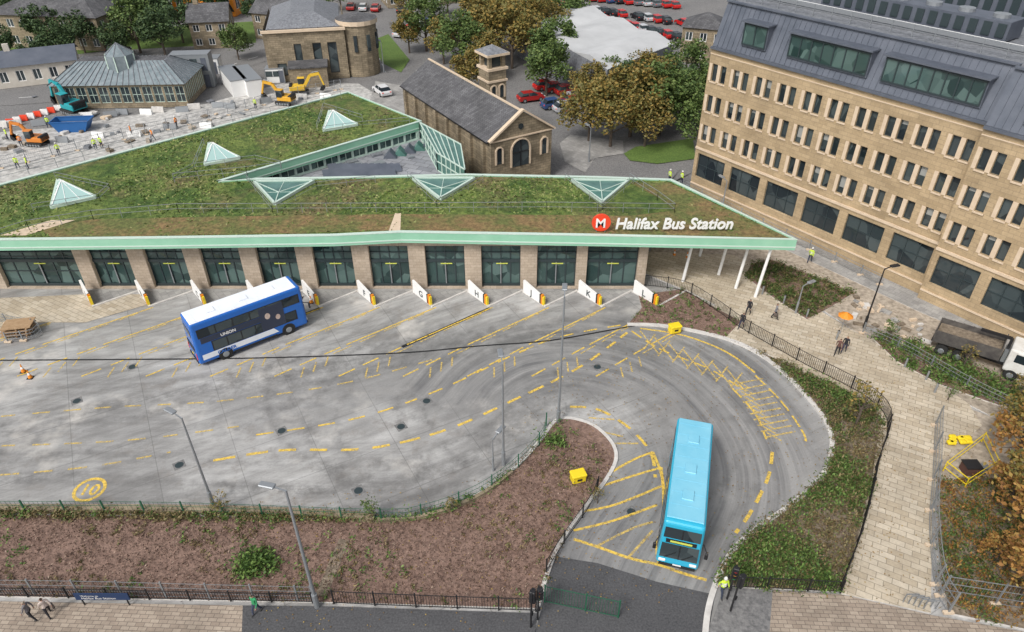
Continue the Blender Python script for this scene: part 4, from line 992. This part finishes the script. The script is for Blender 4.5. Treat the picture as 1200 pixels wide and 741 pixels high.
# ---------------------------------------------------------------- excavator
def excavator(px,py,rz,col,s=1):
    mb=MB(); m_=mat('digger_paint',col,rough=.45)
    for y in(-1,1):
        mb.bb((0,y*1.0,.42),(3.4,.5,.8),'rubber',.3,3)
        for k in range(5): mb.cyl((-1.1+k*.55,y*1.26,.35),(-1.1+k*.55,y*1.28,.35),.2,.2,'steel',10)
    mb.box((0,0,.6),(1.6,1.6,.4),'black'); mb.bb((-.4,0,1.35),(3.0,2.3,.9),m_,.12,2); mb.bb((.5,.65,2.2),(1.3,1.0,1.5),'glassb',.1,2); mb.bb((.5,.65,2.98),(1.4,1.1,.12),m_,.04,1)
    mb.bb((-1.6,0,1.5),(.6,2.2,1.1),'black',.12,2)
    pts=[(1.0,-.3,1.5),(2.4,-.3,3.6),(4.2,-.3,3.9)]
    mb.beam(pts[0],pts[1],.35,.55,m_);mb.beam(pts[1],pts[2],.35,.5,m_); mb.beam((4.1,-.3,4.1),(4.9,-.3,1.6),.3,.38,m_); mb.cyl((1.6,-.3,1.5),(2.7,-.3,3.3),.08,.08,'steel',8); mb.cyl((2.9,-.3,4.2),(4.1,-.3,4.3),.08,.08,'steel',8)
    b_=[(4.9,1.7),(5.1,1.0),(4.6,.5),(4.0,.7),(4.3,1.2)]
    vs=[(x,-.75,z) for x,z in b_]+[(x,.15,z) for x,z in b_]
    mb.add(vs,[(0,1,6,5),(1,2,7,6),(2,3,8,7),(0,1,2,3,4),(9,8,7,6,5)],'black')
    o=mb.obj('excavator'); o.location=G(px,py); o.rotation_euler=(0,0,rz); o.scale=(s,s,s)
excavator(88,133,2.6,(.02,.32,.36),1.05);excavator(45,170,3.0,(.6,.2,.03),.75);excavator(335,122,2.9,(.65,.35,.03),.8);excavator(352,110,.2,(.7,.45,.04),.8)
mb=MB(); q=G(88,152); skb=mat('skip_blue',(.02,.12,.35),rough=.5); mb.M=TM(q.x,q.y,0,.1)
for s in(-1,1): mb.add([(-2.6,s*1.2,1.5),(2.6,s*1.2,1.5),(1.8,s*1.1,0),(-1.8,s*1.1,0)],[(0,1,2,3)],skb); mb.add([(s*2.6,-1.2,1.5),(s*2.6,1.2,1.5),(s*1.8,1.1,0),(s*1.8,-1.1,0)],[(0,1,2,3)],skb); mb.beam((-2.6,s*1.2,1.5),(2.6,s*1.2,1.5),.12,.12,skb); mb.beam((s*2.6,-1.2,1.5),(s*2.6,1.2,1.5),.12,.12,skb)
mb.box((0,0,.6),(4.0,2.1,.5),'soil'); mb.obj('skip')
def cabin(px,py,rz,l=6,w_=2.5,h=2.6,stack=1,mt='white'):
    mb=MB()
    for k in range(stack):
        z=k*(h+.05); mb.box((0,0,z+h/2),(l,w_,h),mt); mb.box((0,0,z+h+.0),(l+.1,w_+.1,.12),'steel')
        for x in(-l*.3,l*.1): mb.box((x,-w_/2-.01,z+1.5),(1.1,.05,.9),'glassb')
        mb.box((l*.36,-w_/2-.01,z+1.05),(.85,.05,2.0),'clad')
        for x in(-l/2,l/2): mb.box((x,-w_/2,z+h/2),(.14,.14,h),'steel')
    o=mb.obj('site_cabin'); o.location=G(px,py); o.rotation_euler=(0,0,rz)
cabin(232,100,.1,6,2.5,2.6,2,M['steel']);cabin(276,104,.2+1.9,9,2.5);cabin(293,104,.2+1.9,9,2.5);cabin(240,85,.1,6,2.5,2.6,1);cabin(325,95,.1,3,2.2,2.3,1)
mb=MB(); random.seed(4)
def bar(px,py,rz,mt,l=1.8):
    q=G(px,py); mb.M=TM(q.x,q.y,0,rz); mb.add([(-l/2,-.25,0),(l/2,-.25,0),(l/2,-.1,.8),(-l/2,-.1,.8),(-l/2,.25,0),(l/2,.25,0),(l/2,.1,.8),(-l/2,.1,.8)],[(0,1,2,3),(4,5,6,7),(3,2,6,7),(0,3,7,4),(1,2,6,5)],mt)
for k in range(30):
    px=-10+k*14; py=150-k*1.2+random.uniform(-3,3)+(22 if k%3==0 else 0)
    bar(px,py,random.uniform(-.3,.5),random.choice(['kerb','gravel','steel','white']))
mb.obj('concrete_barriers')
mb=MB()
for k in range(12): bar(5+k*8,148-k*2.3,.15,'red' if k%2 else 'white',1.0)
mb.obj('road_barriers')
mb=MB()
for k in range(80):
    q=G(random.uniform(0,420),random.uniform(112,185)); 
    if q.y<G(0,215).y: continue
    mb.box((q.x,q.y,.15),(random.uniform(.3,1.4),random.uniform(.3,1.0),random.uniform(.1,.5)),random.choice(['kerb','soil','gravel','offl','steel','flat','dirt']),random.random()*3)
mb.obj('building_materials')
mb=MB(); q=G(22,392); wd=M['wood']=mat('timber',(.3,.19,.1),(.4,.27,.16),3)
for k in range(3): mb.box((q.x+k*.1,q.y+.2,.3+k*.35),(2.4,1.6,.08),wd,.2); [mb.box((q.x+k*.1+j*.9,q.y+.2,.14+k*.35),(.12,1.5,.22),wd,.2) for j in(-1,0,1)]
mb.obj('timber_pallets')
fence('site_fence',[(-20,372),(10,380),(48,388),(40,398),(10,402)],1.0,'heras','steel',z=.05)
mb=MB()
for k in range(9): q=G(1112+random.uniform(0,24),512+random.uniform(0,10),.2); mb.bb(q+Vector((0,0,.15)),(.5,.4,.25),'yel',.1,2)
mb.obj('sandbags')
mb=MB()
for a,b_ in zip([(1105,552),(1150,518),(1165,550),(1130,572)],[(1150,518),(1165,550),(1130,572),(1105,552)]):
    p,q=G(*a,.1),G(*b_,.1)
    for z in(.35,.9): mb.beam(p+Vector((0,0,z)),q+Vector((0,0,z)),.035,.06,'yel')
    mb.beam(p,p+Vector((0,0,1)),.05,.05,'yel')
mb.obj('trench_barrier')
mb=MB(); q=G(1135,553,.1); mb.box(q+Vector((0,0,.35)),(1.0,.8,.7),mat('rusty_box',(.09,.04,.03))); mb.box(q+Vector((0,0,.74)),(1.1,.9,.08),'black'); mb.cyl(q+Vector((.9,0,0)),q+Vector((.9,0,.6)),.3,.3,'steel',12); mb.obj('work_equipment')
mb=MB(); q=G(984,392,.1); mb.cyl(q,q+Vector((0,0,2.1)),.03,.03,'steel',6)
for j in range(8):
    t=j*math.pi/4;t2=t+math.pi/4; mb.add([q+Vector((0,0,2.4)),q+Vector((.65*math.cos(t),.65*math.sin(t),2.0)),q+Vector((.65*math.cos(t2),.65*math.sin(t2),2.0))],[(0,1,2)],'orange')
mb.obj('orange_parasol')
for px,py in((1085,445),(1095,460),(1060,430),(980,398),(945,372),(918,356),(893,345)):
    mb=MB(); mb.cyl((0,0,0),(0,0,.95),.08,.08,'steel',10); mb.cyl((0,0,.95),(0,0,1.0),.09,.06,'black',10); o=mb.obj('bollard'); o.location=G(px,py,.12)
mb=MB()
for k in range(5):
    q=G(1065+k*6,706+k*2,.1); 
    for s in(-.35,.35): mb.beam(q+Vector((s,0,0)),q+Vector((s,0,.8)),.05,.05,'steel')
    mb.beam(q+Vector((-.35,0,.8)),q+Vector((.35,0,.8)),.05,.05,'steel')
mb.obj('cycle_rack')
mb=MB(); random.seed(31)
vp=[(q.x,q.y) for q in GL([(1000,345),(1090,385),(1140,400),(1080,420),(1000,380)])]
for x,y in samp(vp,60): mb.box((x,y,.16),(random.uniform(.2,.9),random.uniform(.15,.5),random.uniform(.1,.3)),random.choice(['kerb','dirt','soil','pave3','offl']),random.random()*3)
mb.obj('stone_rubble')
# ---------------------------------------------------------------- people
def skinmesh(pose):
    wk=pose=='walk'
    J={'pel':(0,0,.95,.135),'sp':(0,.01,1.15,.125),'ch':(0,.01,1.36,.14),'nk':(0,.0,1.5,.055),'hd':(0,.02,1.6,.085),'ht':(0,.015,1.7,.08)}
    E=[('pel','sp'),('sp','ch'),('ch','nk'),('nk','hd'),('hd','ht')]
    for s,n_ in((-1,'l'),(1,'r')):
        f=s*(.24 if wk else .03); a=-s*(.2 if wk else .02)
        J.update({n_+'h':(s*.1,0,.88,.1),n_+'k':(s*.11,f*.6+.05,.5,.068),n_+'a':(s*.11,f-(.05 if f<0 else 0),.1,.045),n_+'t':(s*.12,f+.16,.04,.035),
          n_+'s':(s*.19,0,1.41,.065),n_+'e':(s*.25,a*.45-.03,1.12,.045),n_+'w':(s*.25,a+.06,.88,.03)})
        E+=[('pel',n_+'h'),(n_+'h',n_+'k'),(n_+'k',n_+'a'),(n_+'a',n_+'t'),('ch',n_+'s'),(n_+'s',n_+'e'),(n_+'e',n_+'w')]
    bm=bmesh.new(); lay=bm.verts.layers.skin.verify(); V={}
    for k,(x,y,z,r) in J.items():
        v=bm.verts.new((x,y,z)); v[lay].radius=(r,r*(.8 if k in('sp','ch','pel') else 1)); v[lay].use_root=(k=='pel'); V[k]=v
    for a,b_ in E: bm.edges.new((V[a],V[b_]))
    me=bpy.data.meshes.new('sk'); bm.to_mesh(me); bm.free(); o=bpy.data.objects.new('sk',me); sc.collection.objects.link(o)
    o.modifiers.new('s','SKIN'); sb=o.modifiers.new('b','SUBSURF'); sb.levels=1; sb.render_levels=1
    bpy.context.view_layer.update(); r=bpy.data.meshes.new_from_object(o.evaluated_get(bpy.context.evaluated_depsgraph_get())); bpy.data.objects.remove(o); return r,J
SK={p:skinmesh(p) for p in('walk','stand')}
skin=mat('skin',(.5,.3,.22),rough=.6); PMC={}
def cm(c,nm='cloth'):
    if c not in PMC: PMC[c]=mat(nm,c,rough=.8)
    return PMC[c]
def person(name,px,py,rz,top,leg,pose='walk',hat=None,hair=(.05,.03,.02),z=.12,bag=False,s=1):
    me,J=SK[pose]; mb=MB(); 
    for p in me.polygons:
        c=p.center; m_=cm(top)
        if c.z<.12: m_=cm((.03,.03,.03))
        elif c.z<.92 and abs(c.x)<.2: m_=cm(leg)
        elif c.z<.9: m_=skin
        elif c.z>1.5: m_=skin
        if c.z>1.66 or (c.z>1.57 and c.y<-.01): m_=cm(hair)
        mb.add([me.vertices[i].co for i in p.vertices],[tuple(range(len(p.vertices)))],m_)
    mb.cyl((0,.1,1.6),(0,.135,1.585),.018,.012,skin,6)
    for s_ in(-1,1):
        mb.cyl((s_*.03,.093,1.62),(s_*.03,.102,1.62),.012,.01,'black',6); mb.cyl((s_*.085,.01,1.58),(s_*.1,.01,1.63),.02,.02,skin,6)
        w_=Vector(J[('l' if s_<0 else 'r')+'w'][:3]); mb.beam(w_+Vector((0,0,.02)),w_+Vector((0,.01,-.09)),.035,.075,skin)
        for k,(dy,l) in enumerate(((-.03,.06),(-.01,.075),(.01,.08),(.03,.07))): mb.cyl(w_+Vector((0,.01+dy,-.085)),w_+Vector((-s_*.02,.015+dy,-.085-l)),.009,.007,skin,5)
        mb.cyl(w_+Vector((-s_*.01,.035,-.04)),w_+Vector((-s_*.02,.07,-.09)),.011,.008,skin,5)
    mb.beam((-.025,.1,1.565),(.025,.1,1.565),.01,.008,cm((.3,.08,.07)))
    if hat: mb.cyl((0,.01,1.66),(0,.01,1.7),.13,.12,cm(hat),12); mb.cyl((0,.01,1.7),(0,.01,1.79),.12,.06,cm(hat),12)
    if name=='construction_worker':
        for z_ in(1.08,1.25): mb.cyl((0,.01,z_),(0,.01,z_+.05),.155,.155,cm((.6,.6,.6)),12)
    if bag: mb.bb((.3,0,.65),(.12,.34,.36),cm((.1,.08,.07)),.03,1)
    o=mb.obj(name,smooth=True); o.location=G(px,py,z); o.rotation_euler=(0,0,rz); o.scale=(s,s,s)
K=(.02,.02,.025); YV=(.55,.75,.05); OV=(.8,.25,.03)
person('pedestrian',754,318,.3,K,K,'stand');person('pedestrian',876,369,2.4,K,K,'walk');person('pedestrian',868,385,2.4,K,(.03,.03,.06),'walk')
person('pedestrian',907,374,-1.8,(.2,.2,.22),K,'walk',bag=True);person('pedestrian',980,416,2.5,(.12,.06,.05),K,'walk');person('pedestrian',988,413,2.5,K,(.05,.05,.08),'walk',hair=(.3,.2,.1))
person('pedestrian',40,726,1.5,(.15,.14,.15),K,'walk',z=.11,hair=(.3,.25,.2));person('pedestrian',60,722,.9,(.5,.42,.38),K,'walk',bag=True,z=.11)
person('pedestrian',302,718,2.8,(.03,.25,.1),(.04,.05,.09),'walk',z=.11)
for px,py,z in((948,308,.1),(845,698,.11),(784,214,0),(798,216,0),(26,172,0),(34,198,0),(22,198,0),(120,174,0),(113,176,0),(155,160,0),(10,164,0),(58,150,0),(300,128,0),(208,150,0),(180,165,0),(70,182,0)):
    person('construction_worker',px,py,random.random()*6,random.choice([YV,OV,YV]),(.03,.04,.07),random.choice(['walk','stand']),hat=(.75,.75,.72),z=z)
